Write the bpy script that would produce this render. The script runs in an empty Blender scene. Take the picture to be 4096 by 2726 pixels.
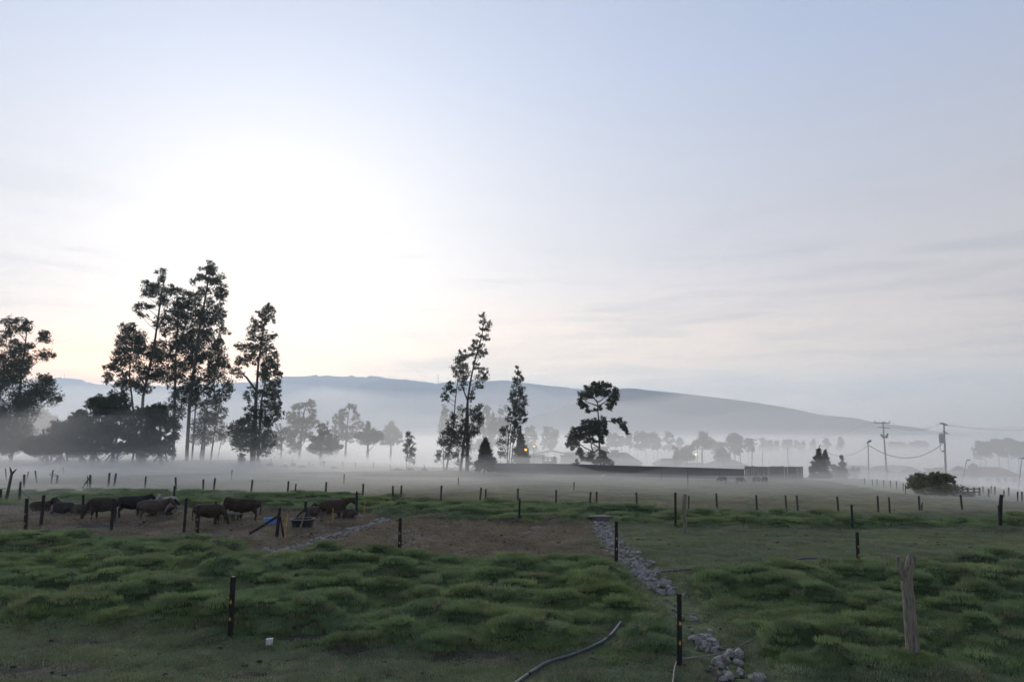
import bpy, bmesh, math, random
import numpy as np
from mathutils import Vector, Matrix

R = random.Random(7)
NR = np.random.RandomState(11)
SC = bpy.context.scene
COL = SC.collection

# ---------------------------------------------------------------- camera
F_PX, CX, CY, CAM_H = 2730.7, 2048.0, 1363.0, 4.1
HORIZON = 1735.0
PITCH = math.atan((HORIZON - CY) / F_PX)
cam_d = bpy.data.cameras.new('camera')
cam_d.lens, cam_d.sensor_width = 24.0, 36.0
cam_d.clip_start, cam_d.clip_end = 0.1, 20000.0
cam = bpy.data.objects.new('camera', cam_d)
cam.location = (0, 0, CAM_H)
cam.rotation_euler = (math.radians(90) + PITCH, 0, 0)
COL.objects.link(cam)
SC.camera = cam

# ---------------------------------------------------------------- render settings
SC.render.engine = 'CYCLES'
SC.cycles.use_denoising = True
SC.cycles.adaptive_threshold = 0.03
SC.cycles.max_bounces = 8
SC.cycles.diffuse_bounces = 2
SC.cycles.glossy_bounces = 2
SC.cycles.transmission_bounces = 3
SC.cycles.volume_bounces = 2
SC.cycles.transparent_max_bounces = 16
SC.view_settings.view_transform = 'Standard'
SC.view_settings.look = 'None'
SC.view_settings.gamma = 1.0
SC.view_settings.use_curve_mapping = False
SC.view_settings.exposure = 0.18

HAZE_D = 2.9e-4
MIST_D = (0.034, 0.021, 0.0085, 0.005, 0.0011, 0.0003, 0.0001, 0.00004)

# ---------------------------------------------------------------- sun and sky
SUN_AZ = math.radians(-22)          # left of the view direction (+Y)
SUN_EL = math.radians(14)
SUN_DIR = Vector((math.sin(SUN_AZ) * math.cos(SUN_EL), math.cos(SUN_AZ) * math.cos(SUN_EL), math.sin(SUN_EL)))
sun_d = bpy.data.lights.new('sun', 'SUN')
sun_d.energy = 2.6
sun_d.angle = math.radians(24)
sun_d.color = (1.0, 0.93, 0.85)
sun = bpy.data.objects.new('sun', sun_d)
sun.rotation_euler = SUN_DIR.to_track_quat('Z', 'Y').to_euler()
COL.objects.link(sun)

W = bpy.data.worlds.new('World')
SC.world = W
W.use_nodes = True
wn, wl = W.node_tree.nodes, W.node_tree.links
wn.clear()


def wnode(kind, **kw):
    n = wn.new(kind)
    for k, v in kw.items():
        setattr(n, k, v)
    return n


def wmath(op, a, b=None, c=None):
    n = wn.new('ShaderNodeMath')
    n.operation = op
    for i, v in enumerate((a, b, c)):
        if v is None:
            continue
        if isinstance(v, (int, float)):
            n.inputs[i].default_value = v
        else:
            wl.new(v, n.inputs[i])
    return n.outputs[0]


def wvec(op, a, b):
    n = wn.new('ShaderNodeVectorMath')
    n.operation = op
    for i, v in enumerate((a, b)):
        if isinstance(v, (tuple, Vector)):
            n.inputs[i].default_value = tuple(v)
        else:
            wl.new(v, n.inputs[i])
    return n


def wcol(fac, col):
    """scalar socket times a colour"""
    n = wn.new('ShaderNodeVectorMath')
    n.operation = 'SCALE'
    n.inputs[0].default_value = col
    wl.new(fac, n.inputs['Scale'])
    return n.outputs[0]


tc = wnode('ShaderNodeTexCoord')
DIR = tc.outputs['Generated']
sep = wnode('ShaderNodeSeparateXYZ')
wl.new(DIR, sep.inputs[0])
DX, DY, DZ = sep.outputs
sky = wnode('ShaderNodeTexSky', sky_type='NISHITA')
sky.sun_disc = False
sky.sun_elevation = SUN_EL
sky.sun_rotation = SUN_AZ
sky.altitude = 2600
sky.air_density = 1.0
sky.dust_density = 1.5
sky.ozone_density = 1.5
bg_sky = wnode('ShaderNodeBackground')
bg_sky.inputs['Strength'].default_value = 0.05
wl.new(sky.outputs[0], bg_sky.inputs['Color'])

GLOW_AZ = math.radians(-17)
# thin high cloud veil lit by the rising sun
el = wmath('MAXIMUM', DZ, 0.0)
ramp = wnode('ShaderNodeValToRGB')
wl.new(el, ramp.inputs[0])
cr = ramp.color_ramp
cr.elements[0].position, cr.elements[0].color = 0.0, (0.60, 0.44, 0.32, 1)
cr.elements[1].position, cr.elements[1].color = 1.0, (0.26, 0.32, 0.46, 1)
for p, c in ((0.10, (0.62, 0.43, 0.27)), (0.20, (0.56, 0.445, 0.345)), (0.32, (0.48, 0.445, 0.43)), (0.48, (0.38, 0.42, 0.53)), (0.66, (0.31, 0.365, 0.50))):
    e = cr.elements.new(p)
    e.color = (*c, 1)
dot = wvec('DOT_PRODUCT', DIR, Vector((math.sin(GLOW_AZ) * math.cos(math.radians(14.5)), math.cos(GLOW_AZ) * math.cos(math.radians(14.5)), math.sin(math.radians(14.5))))).outputs['Value']
ang = wmath('ARCCOSINE', wmath('MINIMUM', dot, 0.99999))


def lobe(a, width):
    q = wmath('DIVIDE', a, width)
    return wmath('EXPONENT', wmath('MULTIPLY', wmath('MULTIPLY', q, q), -1.0))


g1 = lobe(ang, math.radians(14))
g2 = lobe(ang, math.radians(30))
# the cloud bank low over the hills cuts the glow off below
lowcut = wnode('ShaderNodeMapRange', interpolation_type='SMOOTHSTEP')
lowcut.inputs['From Min'].default_value, lowcut.inputs['From Max'].default_value = 0.02, 0.24
wl.new(DZ, lowcut.inputs['Value'])
g1 = wmath('MULTIPLY', g1, lowcut.outputs[0])
g2 = wmath('MULTIPLY', g2, lowcut.outputs[0])
acc = wvec('ADD', ramp.outputs[0], wcol(g1, (0.15, 0.125, 0.085))).outputs[0]
acc = wvec('ADD', acc, wcol(g2, (0.33, 0.30, 0.245))).outputs[0]
# warm strip where the sun is about to clear the hills
az = wmath('ARCTAN2', DX, DY)
w1 = lobe(wmath('SUBTRACT', az, math.radians(-31)), math.radians(13))
w2 = lobe(wmath('SUBTRACT', DZ, 0.086), 0.034)
acc = wvec('ADD', acc, wcol(wmath('MULTIPLY', w1, w2), (1.7, 0.55, 0.0))).outputs[0]
w3 = lobe(wmath('SUBTRACT', az, math.radians(-8)), math.radians(36))
w4 = lobe(wmath('SUBTRACT', DZ, 0.10), 0.085)
acc = wvec('ADD', acc, wcol(wmath('MULTIPLY', w3, w4), (0.50, 0.285, 0.06))).outputs[0]
# cloud streaks, stretched along the horizon
sx = wvec('MULTIPLY', DIR, (2.6, 2.6, 24.0)).outputs[0]
ns = wnode('ShaderNodeTexNoise')
ns.inputs['Scale'].default_value = 1.7
ns.inputs['Detail'].default_value = 7
ns.inputs['Roughness'].default_value = 0.58
ns.inputs['Distortion'].default_value = 0.5
wl.new(sx, ns.inputs['Vector'])
mr = wnode('ShaderNodeMapRange')
mr.inputs['From Min'].default_value, mr.inputs['From Max'].default_value = 0.47, 0.68
wl.new(ns.outputs['Fac'], mr.inputs['Value'])
low = wmath('SUBTRACT', 1.0, wmath('MINIMUM', wmath('DIVIDE', el, 0.36), 1.0))
low = wmath('MULTIPLY', low, 0.48)
dark = wmath('SUBTRACT', 1.0, wmath('MULTIPLY', mr.outputs[0], low))
scl = wn.new('ShaderNodeVectorMath')
scl.operation = 'SCALE'
wl.new(acc, scl.inputs[0])
wl.new(dark, scl.inputs['Scale'])
bg_veil = wnode('ShaderNodeBackground')
wl.new(scl.outputs[0], bg_veil.inputs['Color'])
bg_veil.inputs['Strength'].default_value = 0.88
addsh = wnode('ShaderNodeAddShader')
wl.new(bg_sky.outputs[0], addsh.inputs[0])
wl.new(bg_veil.outputs[0], addsh.inputs[1])
wout = wnode('ShaderNodeOutputWorld')
wl.new(addsh.outputs[0], wout.inputs['Surface'])

# ---------------------------------------------------------------- pixel <-> place
_f = Vector((0, math.cos(PITCH), math.sin(PITCH)))
_u = Vector((0, -math.sin(PITCH), math.cos(PITCH)))
_r = Vector((1, 0, 0))


def ray(px, py):
    return (_f * F_PX + _r * (px - CX) + _u * (CY - py))


def at(px, py, Y):
    """the point seen at a pixel, on the upright plane Y metres ahead"""
    d = ray(px, py)
    t = Y / d.y
    return Vector((d.x * t, Y, CAM_H + d.z * t))


def foot(px, py, z=0.0):
    """the point of level ground seen at a pixel"""
    d = ray(px, py)
    t = (z - CAM_H) / d.z
    return Vector((d.x * t, d.y * t, z))


D2P = 4096 / 2356.0


# ---------------------------------------------------------------- objects
def link(name, me, parent=None):
    o = bpy.data.objects.new(name, me)
    COL.objects.link(o)
    if parent is not None:
        o.parent = parent
    return o


def tag(o, label=None, cat=None, group=None, kind=None):
    if label:
        o['label'] = label
    if cat:
        o['category'] = cat
    if group:
        o['group'] = group
    if kind:
        o['kind'] = kind
    return o


def thing(name, label, cat, loc, group=None):
    o = link(name, None)
    o.location = loc
    o.empty_display_size = 0.3
    return tag(o, label, cat, group)


class MB:
    """collects faces; build() links them as ONE mesh object"""

    def __init__(self):
        self.v, self.f = [], []

    def add(self, vs, fs):
        b = len(self.v)
        self.v += [tuple(x) for x in vs]
        self.f += [tuple(b + i for i in q) for q in fs]
        return self

    def tube(self, pts, rad, n=7, caps=True, squash=1.0, jit=0.0):
        pts = [Vector(p) for p in pts]
        rings = []
        for i, p in enumerate(pts):
            a = pts[max(i - 1, 0)]
            b = pts[min(i + 1, len(pts) - 1)]
            d = (b - a).normalized()
            up = Vector((0, 1, 0)) if abs(d.y) < 0.9 else Vector((1, 0, 0))
            s = d.cross(up).normalized()
            t = d.cross(s).normalized()
            r = rad[i] if isinstance(rad, (list, tuple)) else rad
            rings.append([p + (s * math.cos(k * 2 * math.pi / n) + t * math.sin(k * 2 * math.pi / n) * squash) * r * (1 + jit * (R.random() - .5)) for k in range(n)])
        vs = [q for r_ in rings for q in r_]
        fs = []
        for i in range(len(pts) - 1):
            for k in range(n):
                k2 = (k + 1) % n
                fs.append((i * n + k, i * n + k2, (i + 1) * n + k2, (i + 1) * n + k))
        if caps:
            fs.append(tuple(range(n))[::-1])
            fs.append(tuple((len(pts) - 1) * n + k for k in range(n)))
        return self.add(vs, fs)

    def box(self, lo, hi, rz=0.0, org=(0, 0, 0)):
        c, s = math.cos(rz), math.sin(rz)
        vs = []
        for z in (lo[2], hi[2]):
            for x, y in ((lo[0], lo[1]), (hi[0], lo[1]), (hi[0], hi[1]), (lo[0], hi[1])):
                vs.append((org[0] + x * c - y * s, org[1] + x * s + y * c, org[2] + z))
        return self.add(vs, [(3, 2, 1, 0), (4, 5, 6, 7), (0, 1, 5, 4), (1, 2, 6, 5), (2, 3, 7, 6), (3, 0, 4, 7)])

    def mesh(self, name, mat=None, smooth=False):
        me = bpy.data.meshes.new(name)
        me.from_pydata(self.v, [], self.f)
        if mat:
            me.materials.append(mat)
        if smooth:
            me.polygons.foreach_set('use_smooth', [True] * len(me.polygons))
        me.update()
        return me

    def build(self, name, mat, parent=None, smooth=False):
        """world coordinates in, local to the parent's place out"""
        if parent is not None:
            L = parent.location
            if parent.parent is not None:
                L = L + parent.parent.location
            self.v = [(x - L.x, y - L.y, z - L.z) for x, y, z in self.v]
        return link(name, self.mesh(name, mat, smooth), parent)


# ---------------------------------------------------------------- materials
def mat(name, col, rough=0.85, var=0.25, scale=3.0, col2=None, bump=0.0, bscale=20.0, spec=0.3, stretch=None, metal=0.0, transl=0.0):
    m = bpy.data.materials.new(name)
    m.use_nodes = True
    nt = m.node_tree
    b = nt.nodes['Principled BSDF']
    b.inputs['Roughness'].default_value = rough
    b.inputs['Specular IOR Level'].default_value = spec
    b.inputs['Metallic'].default_value = metal
    tcn = nt.nodes.new('ShaderNodeTexCoord')
    vec = tcn.outputs['Object']
    if stretch:
        mp = nt.nodes.new('ShaderNodeMapping')
        mp.inputs['Scale'].default_value = stretch
        nt.links.new(vec, mp.inputs[0])
        vec = mp.outputs[0]
    n = nt.nodes.new('ShaderNodeTexNoise')
    n.inputs['Scale'].default_value = scale
    n.inputs['Detail'].default_value = 6
    nt.links.new(vec, n.inputs['Vector'])
    rp = nt.nodes.new('ShaderNodeValToRGB')
    c2 = col2 if col2 else tuple(c * (1 + var) for c in col)
    c1 = col if col2 else tuple(c * (1 - var) for c in col)
    rp.color_ramp.elements[0].position, rp.color_ramp.elements[0].color = 0.33, (*c1, 1)
    rp.color_ramp.elements[1].position, rp.color_ramp.elements[1].color = 0.67, (*c2, 1)
    nt.links.new(n.outputs['Fac'], rp.inputs[0])
    nt.links.new(rp.outputs[0], b.inputs['Base Color'])
    if bump:
        n2 = nt.nodes.new('ShaderNodeTexNoise')
        n2.inputs['Scale'].default_value = bscale
        n2.inputs['Detail'].default_value = 8
        nt.links.new(vec, n2.inputs['Vector'])
        bp = nt.nodes.new('ShaderNodeBump')
        bp.inputs['Strength'].default_value = bump
        bp.inputs['Distance'].default_value = 0.03
        nt.links.new(n2.outputs['Fac'], bp.inputs['Height'])
        nt.links.new(bp.outputs[0], b.inputs['Normal'])
    if transl:
        tr = nt.nodes.new('ShaderNodeBsdfTranslucent')
        nt.links.new(rp.outputs[0], tr.inputs['Color'])
        mx = nt.nodes.new('ShaderNodeMixShader')
        mx.inputs[0].default_value = transl
        nt.links.new(b.outputs[0], mx.inputs[1])
        nt.links.new(tr.outputs[0], mx.inputs[2])
        out = nt.nodes['Material Output']
        nt.links.new(mx.outputs[0], out.inputs['Surface'])
    return m


def emit(name, col, strength):
    m = bpy.data.materials.new(name)
    m.use_nodes = True
    b = m.node_tree.nodes['Principled BSDF']
    b.inputs['Base Color'].default_value = (*col, 1)
    b.inputs['Emission Color'].default_value = (*col, 1)
    b.inputs['Emission Strength'].default_value = strength
    return m


M = dict(
    post=mat('black_recycled_post', (0.010, 0.010, 0.011), 0.75, 0.4, 9, bump=0.4, bscale=30),
    wood=mat('weathered_wood', (0.095, 0.085, 0.075), 0.9, col2=(0.22, 0.20, 0.175), scale=4, stretch=(9, 9, 1.2), bump=0.7, bscale=9),
    farpost=mat('old_post_wood', (0.035, 0.033, 0.030), 0.9, col2=(0.07, 0.065, 0.06), scale=4, stretch=(6, 6, 1)),
    yellow=mat('yellow_plastic', (0.50, 0.26, 0.02), 0.5, 0.08, 5),
    stake=mat('yellow_stake', (0.45, 0.27, 0.05), 0.6, 0.15, 5),
    wire=mat('steel_wire', (0.12, 0.125, 0.13), 0.5, 0.1, 5, metal=0.4),
    stone=mat('limestone', (0.12, 0.115, 0.108), 0.9, col2=(0.36, 0.35, 0.335), scale=5, bump=0.8, bscale=14),
    concrete=mat('concrete', (0.10, 0.097, 0.093), 0.9, 0.25, 4, bump=0.3, bscale=18),
    dung=mat('dark_clod', (0.022, 0.018, 0.015), 0.95, 0.3, 6),
    block=mat('pale_block', (0.42, 0.42, 0.43), 0.9, 0.1, 8),
    hose=mat('grey_pipe', (0.065, 0.072, 0.082), 0.45, 0.2, 3),
    hose2=mat('pale_hose', (0.14, 0.135, 0.13), 0.55, 0.35, 2),
    bluetub=mat('blue_plastic', (0.13, 0.24, 0.52), 0.5, 0.15, 4),
    blacktub=mat('black_rubber', (0.016, 0.016, 0.017), 0.6, 0.3, 6),
    tubrim=mat('worn_rim', (0.16, 0.16, 0.16), 0.7, 0.3, 8),
    bark=mat('bark', (0.030, 0.026, 0.022), 0.95, col2=(0.075, 0.066, 0.055), scale=2.0, stretch=(3, 3, 0.6)),
    leaf=mat('eucalypt_leaf', (0.022, 0.032, 0.018), 0.7, col2=(0.050, 0.065, 0.036), scale=0.5, spec=0.25, transl=0.22),
    leaf2=mat('dark_leaf', (0.020, 0.030, 0.016), 0.75, col2=(0.042, 0.058, 0.030), scale=0.6, spec=0.2, transl=0.18),
    conifer=mat('conifer_leaf', (0.022, 0.032, 0.018), 0.8, col2=(0.046, 0.062, 0.034), scale=0.8, spec=0.2, transl=0.15),
    olive=mat('olive_shrub_leaf', (0.10, 0.10, 0.055), 0.8, col2=(0.19, 0.185, 0.11), scale=1.2, spec=0.2, transl=0.35),
    wall=mat('dark_wall', (0.045, 0.045, 0.048), 0.9, 0.3, 0.8, bump=0.2),
    plank=mat('grey_plank', (0.10, 0.092, 0.085), 0.9, col2=(0.20, 0.185, 0.17), scale=1.5, stretch=(5, 5, .6)),
    shed=mat('shed_sheet', (0.15, 0.15, 0.15), 0.7, 0.2, 0.6),
    shedroof=mat('shed_roof', (0.17, 0.165, 0.16), 0.6, 0.2, 0.6),
    whitewall=mat('white_render', (0.60, 0.59, 0.57), 0.9, 0.1, 0.5),
    tile=mat('red_tile_roof', (0.20, 0.085, 0.060), 0.85, 0.3, 1.5),
    greyroof=mat('grey_roof', (0.13, 0.12, 0.115), 0.85, 0.25, 1.2),
    window=mat('dark_glass', (0.02, 0.022, 0.025), 0.2, 0.1, 2),
    plastic=mat('greenhouse_plastic', (0.55, 0.56, 0.57), 0.5, 0.12, 0.2),
    pole=mat('concrete_pole', (0.13, 0.125, 0.12), 0.9, 0.2, 2),
    darkmetal=mat('dark_metal', (0.03, 0.03, 0.032), 0.5, 0.2, 3),
    cable=mat('black_cable', (0.02, 0.02, 0.02), 0.6, 0.1, 3),
    tank=mat('grey_transformer', (0.16, 0.17, 0.18), 0.5, 0.15, 3),
    sack=mat('white_sack', (0.65, 0.65, 0.64), 0.8, 0.1, 5),
    lamp_o=emit('orange_lamp', (1.0, 0.30, 0.02), 3.5),
    lamp_y=emit('yellow_lamp', (1.0, 0.55, 0.10), 3.0),
    lamp_w=emit('warm_lamp', (1.0, 0.82, 0.40), 3.0),
)

# ---------------------------------------------------------------- noise and polygons
def _hash(ix, iy, seed):
    h = (ix.astype(np.int64) * 374761393 + iy.astype(np.int64) * 668265263 + seed * 1442695041) & 0x7fffffff
    h = ((h ^ (h >> 13)) * 1274126177) & 0x7fffffff
    return ((h ^ (h >> 16)) & 0xffffff) / float(0xffffff)


def vnoise(x, y, seed=0):
    ix, iy = np.floor(x), np.floor(y)
    fx, fy = x - ix, y - iy
    fx = fx * fx * fx * (fx * (fx * 6 - 15) + 10)
    fy = fy * fy * fy * (fy * (fy * 6 - 15) + 10)
    a, b = _hash(ix, iy, seed), _hash(ix + 1, iy, seed)
    c, d = _hash(ix, iy + 1, seed), _hash(ix + 1, iy + 1, seed)
    return (a * (1 - fx) + b * fx) * (1 - fy) + (c * (1 - fx) + d * fx) * fy


def fbm(x, y, seed=0, oct=4):
    s, a, t = 0, 0.5, 0
    for o in range(oct):
        s = s + a * vnoise(x * 2 ** o + 17.3 * o, y * 2 ** o - 9.1 * o, seed + o)
        t += a
        a *= 0.5
    return s / t


def sstep(a, b, x):
    t = np.clip((x - a) / (b - a), 0, 1)
    return t * t * (3 - 2 * t)


def seg_dist(x, y, poly, closed=False):
    d = np.full(np.shape(x), 1e9)
    n = len(poly)
    for i in range(n if closed else n - 1):
        ax, ay = poly[i][0], poly[i][1]
        bx, by = poly[(i + 1) % n][0], poly[(i + 1) % n][1]
        ux, uy = bx - ax, by - ay
        L2 = ux * ux + uy * uy + 1e-9
        t = np.clip(((x - ax) * ux + (y - ay) * uy) / L2, 0, 1)
        d = np.minimum(d, np.hypot(x - ax - t * ux, y - ay - t * uy))
    return d


def inside(x, y, poly):
    c = np.zeros(np.shape(x), bool)
    n = len(poly)
    for i in range(n):
        ax, ay = poly[i][0], poly[i][1]
        bx, by = poly[(i + 1) % n][0], poly[(i + 1) % n][1]
        if ay == by:
            continue
        c ^= ((ay > y) != (by > y)) & (x < (bx - ax) * (y - ay) / (by - ay) + ax)
    return c


def soft(x, y, poly, w):
    d = seg_dist(x, y, poly, True)
    s = np.where(inside(x, y, poly), d, -d)
    return sstep(-w, w, s)


def gpoly(pts):
    return [tuple(foot(*p)[:2]) for p in pts]


BROWN_TOP = [(-500, 2035), (0, 2032), (450, 2022), (900, 2032), (1350, 2048), (1500, 2062), (2000, 2085), (2390, 2092)]
BROWN_BOT = [(2470, 2252), (2250, 2242), (1600, 2236), (1250, 2216), (1050, 2214), (800, 2172), (450, 2160), (0, 2166), (-500, 2170)]
P_BROWN = gpoly(BROWN_TOP + BROWN_BOT)
P_LUSH = gpoly(BROWN_BOT[::-1] + [(2560, 2300), (2700, 2330), (2900, 2300), (3150, 2290), (3500, 2262), (4100, 2255), (4700, 2250),
                                  (4800, 2690), (3900, 2700), (3300, 2690), (2950, 2690), (2700, 2640), (2450, 2655), (2000, 2620), (1300, 2590), (800, 2540), (400, 2500), (-600, 2490)])
P_LUSH2 = gpoly([(-400, 1975), (800, 1978), (1400, 1995), (2000, 2022), (2380, 2040), (3000, 2062), (3500, 2085), (4300, 2090), (4300, 2120), (3000, 2112), (2420, 2095)] + BROWN_TOP[::-1])
P_FAR = gpoly([(-700, 1972), (0, 1975), (800, 1978), (1400, 1995), (2000, 2022), (2380, 2038), (3000, 2052), (3500, 2055), (4300, 2050), (4700, 2045)]) + [(400, 60), (400, 400), (-400, 400), (-400, 60)]
DRAIN = gpoly([(2395, 2085), (2425, 2120), (2470, 2190), (2560, 2265), (2640, 2345), (2715, 2430), (2770, 2490), (2830, 2570), (2905, 2660), (3000, 2760)])
DRAIN2 = gpoly([(1055, 2200), (1130, 2210), (1200, 2180), (1290, 2155), (1400, 2120), (1480, 2098), (1545, 2075)])
EDGE = [(-400, 112), (-36, 108), (-24, 87), (0, 78), (3, 74), (20, 62.5), (27, 61), (26.5, 46), (33, 39), (60, 36), (400, 30)]
P_FIELD = EDGE + [(400, -400), (-400, -400)]
MUD = [(1250, 2560, 230, 22), (1400, 2612, 220, 16), (1900, 2638, 260, 30), (1450, 2330, 190, 12), (2860, 2690, 60, 40), (700, 2440, 150, 15), (330, 2570, 260, 14),
       (350, 2112, 320, 20), (850, 2132, 260, 13), (1650, 2150, 160, 10), (3400, 2300, 130, 9), (3700, 2260, 150, 7), (3050, 2150, 120, 5), (100, 2690, 300, 40), (1000, 2710, 200, 24)]


PIPE1_PX = [(2060, 2760), (2098, 2726), (2137, 2697), (2197, 2664), (2296, 2635), (2395, 2593), (2444, 2558), (2484, 2504)]
PIPE2_PX = [(2692, 2760), (2696, 2720), (2700, 2690), (2709, 2667), (2732, 2653), (2783, 2632), (2842, 2619), (2906, 2606), (2969, 2588), (3035, 2566)]
PIPE1, PIPE2 = gpoly(PIPE1_PX), gpoly(PIPE2_PX)


def mud_mask(x, y):
    m = np.zeros_like(x)
    for px, py, rx, ry in MUD:
        c = foot(px, py)
        ax = abs(foot(px + rx, py).x - c.x)
        ay = abs(foot(px, py - ry).y - c.y)
        q = ((x - c.x) / ax) ** 2 + ((y - c.y) / ay) ** 2
        m = np.maximum(m, 1 - sstep(0.3, 1.3, q + 1.1 * (fbm(x / .5, y / .5, 77, 3) - .5)))
    return m


def terrain(x, y):
    """ground height; x, y arrays"""
    x, y = np.asarray(x, float), np.asarray(y, float)
    d = seg_dist(x, y, EDGE)
    s = np.where(inside(x, y, P_FIELD), 0, d)
    z = -15.0 * s * s / (s * s + 75.0 ** 2)
    near = np.hypot(x, y) < 90
    lush = np.zeros_like(x)
    if near.any():
        xn, yn = x[near], y[near]
        wob = 0.9 * (fbm(xn / 1.7, yn / 1.7, 41, 3) - .5)
        lu = np.maximum(soft(xn + wob, yn + wob, P_LUSH, 0.5), 0.9 * soft(xn + wob * 2, yn + wob * 2, P_LUSH2, 0.9))
        dr = np.minimum(seg_dist(xn, yn, DRAIN), seg_dist(xn, yn, DRAIN2))
        lu = lu * sstep(0.55, 1.15, dr) * sstep(.12, .6, np.minimum(seg_dist(xn, yn, PIPE1), seg_dist(xn, yn, PIPE2))) * (1 - .9 * mud_mask(xn, yn))
        n1 = fbm(xn / 1.05, yn / 0.55, 3, 2)
        n2 = fbm(xn / 0.36, yn / 0.28, 9, 2)
        n3 = fbm(xn / 3.5, yn / 2.5, 15, 2)
        hum = 0.40 * np.clip((n1 - .28) / .5, 0, 1.1) ** 1.5 + 0.12 * n2 + 0.12 * (n3 - .5)
        zz = lu * hum + (1 - lu) * (0.075 * n2 + 0.09 * (n1 - .5)) - 0.10 * (1 - sstep(0.2, 0.9, dr))
        z[near] += zz * sstep(90, 70, np.hypot(xn, yn))
        lush[near] = lu
    return z, lush


def tz(x, y):
    return float(terrain(np.array([x]), np.array([y]))[0][0])

# ================================================================= the setting: ground
def ground_colour(x, y, lush):
    n = fbm(x / 2.2, y / 1.6, 21, 4)
    nf = fbm(x / 0.35, y / 0.3, 31, 3)
    r = np.hypot(x, y)
    grass = np.stack([0.062 + .04 * n, 0.085 + .04 * n, 0.040 + .015 * n], -1)
    col = grass
    lushc = np.array([0.035, 0.055, 0.022])
    col = col * (1 - lush[..., None]) + lushc * lush[..., None]
    wob = 3.0 * (fbm(x / 1.3, y / 1.3, 51, 4) - .5)
    br = soft(x + wob, y + wob, P_BROWN, 1.0)
    bc = np.stack([0.094 + .07 * (nf - .5), 0.077 + .058 * (nf - .5), 0.060 + .045 * (nf - .5)], -1) * (0.75 + 0.5 * n)[..., None]
    col = col * (1 - br[..., None]) + bc * br[..., None]
    mud = mud_mask(x, y)
    mc = np.array([0.040, 0.033, 0.029])
    col = col * (1 - .85 * mud[..., None]) + mc * .85 * mud[..., None]
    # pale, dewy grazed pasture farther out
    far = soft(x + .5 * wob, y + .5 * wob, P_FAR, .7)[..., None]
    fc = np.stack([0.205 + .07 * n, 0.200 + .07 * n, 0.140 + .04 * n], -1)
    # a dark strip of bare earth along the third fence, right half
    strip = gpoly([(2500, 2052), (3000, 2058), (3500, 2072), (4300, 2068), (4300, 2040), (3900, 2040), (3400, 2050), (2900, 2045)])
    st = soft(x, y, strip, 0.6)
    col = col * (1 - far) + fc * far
    stc = np.array([0.055, 0.047, 0.042])
    col = col * (1 - .8 * st[..., None]) + stc * .8 * st[..., None]
    return np.clip(col, 0.01, 1), mud, br


def make_ground():
    rr = [3.0]
    while rr[-1] < 62:
        rr.append(rr[-1] * (1.0075 if rr[-1] > 9 else 1.06))
    while rr[-1] < 9000:
        rr.append(rr[-1] * 1.045)
    rr = np.array(rr)
    aa = np.concatenate([np.arange(-180, -44, 6.0), np.arange(-44, 44, 0.22), np.arange(44, 180, 6.0)])
    aa = np.radians(aa)
    A, Rr = np.meshgrid(aa, rr)
    X, Y = Rr * np.sin(A), Rr * np.cos(A)
    z, lush = terrain(X.ravel(), Y.ravel())
    nr, na = X.shape
    vs = np.stack([X.ravel(), Y.ravel(), z], -1)
    c0 = len(vs)
    vs = np.vstack([vs, [[0, 0, 0]]])
    i = np.arange(nr - 1)[:, None] * na
    j = np.arange(na)[None, :]
    j2 = (j + 1) % na
    q = np.stack([i + j, i + j2, i + na + j2, i + na + j], -1).reshape(-1, 4)[:, ::-1]
    tri = [(c0, k, (k + 1) % na) for k in range(na)]
    me = bpy.data.meshes.new('ground')
    me.from_pydata(vs.tolist(), [], q.tolist() + tri)
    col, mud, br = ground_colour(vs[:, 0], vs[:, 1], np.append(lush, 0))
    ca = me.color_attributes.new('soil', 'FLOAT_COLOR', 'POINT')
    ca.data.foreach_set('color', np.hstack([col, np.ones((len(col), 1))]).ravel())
    me.polygons.foreach_set('use_smooth', [True] * len(me.polygons))
    m = bpy.data.materials.new('pasture_soil')
    m.use_nodes = True
    nt = m.node_tree
    b = nt.nodes['Principled BSDF']
    b.inputs['Roughness'].default_value = 0.95
    b.inputs['Specular IOR Level'].default_value = 0.15
    at_ = nt.nodes.new('ShaderNodeVertexColor')
    at_.layer_name = 'soil'
    tcn = nt.nodes.new('ShaderNodeTexCoord')
    n = nt.nodes.new('ShaderNodeTexNoise')
    n.inputs['Scale'].default_value = 9
    n.inputs['Detail'].default_value = 10
    n.inputs['Roughness'].default_value = .7
    nt.links.new(tcn.outputs['Object'], n.inputs['Vector'])
    mr_ = nt.nodes.new('ShaderNodeMapRange')
    mr_.inputs['From Min'].default_value, mr_.inputs['From Max'].default_value = .3, .7
    mr_.inputs['To Min'].default_value, mr_.inputs['To Max'].default_value = .5, 1.5
    nt.links.new(n.outputs['Fac'], mr_.inputs['Value'])
    sc = nt.nodes.new('ShaderNodeVectorMath')
    sc.operation = 'SCALE'
    nt.links.new(at_.outputs['Color'], sc.inputs[0])
    nt.links.new(mr_.outputs[0], sc.inputs['Scale'])
    nt.links.new(sc.outputs[0], b.inputs['Base Color'])
    bp = nt.nodes.new('ShaderNodeBump')
    bp.inputs['Strength'].default_value = .6
    bp.inputs['Distance'].default_value = .05
    nt.links.new(n.outputs['Fac'], bp.inputs['Height'])
    nt.links.new(bp.outputs[0], b.inputs['Normal'])
    me.materials.append(m)
    tag(link('ground', me), 'misty cattle pasture dropping to the valley floor', 'ground', kind='structure')


make_ground()


# ================================================================= hills
HILLM = mat('forested_hill', (0.022, 0.034, 0.038), 0.95, col2=(0.042, 0.056, 0.058), scale=0.006)


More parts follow.
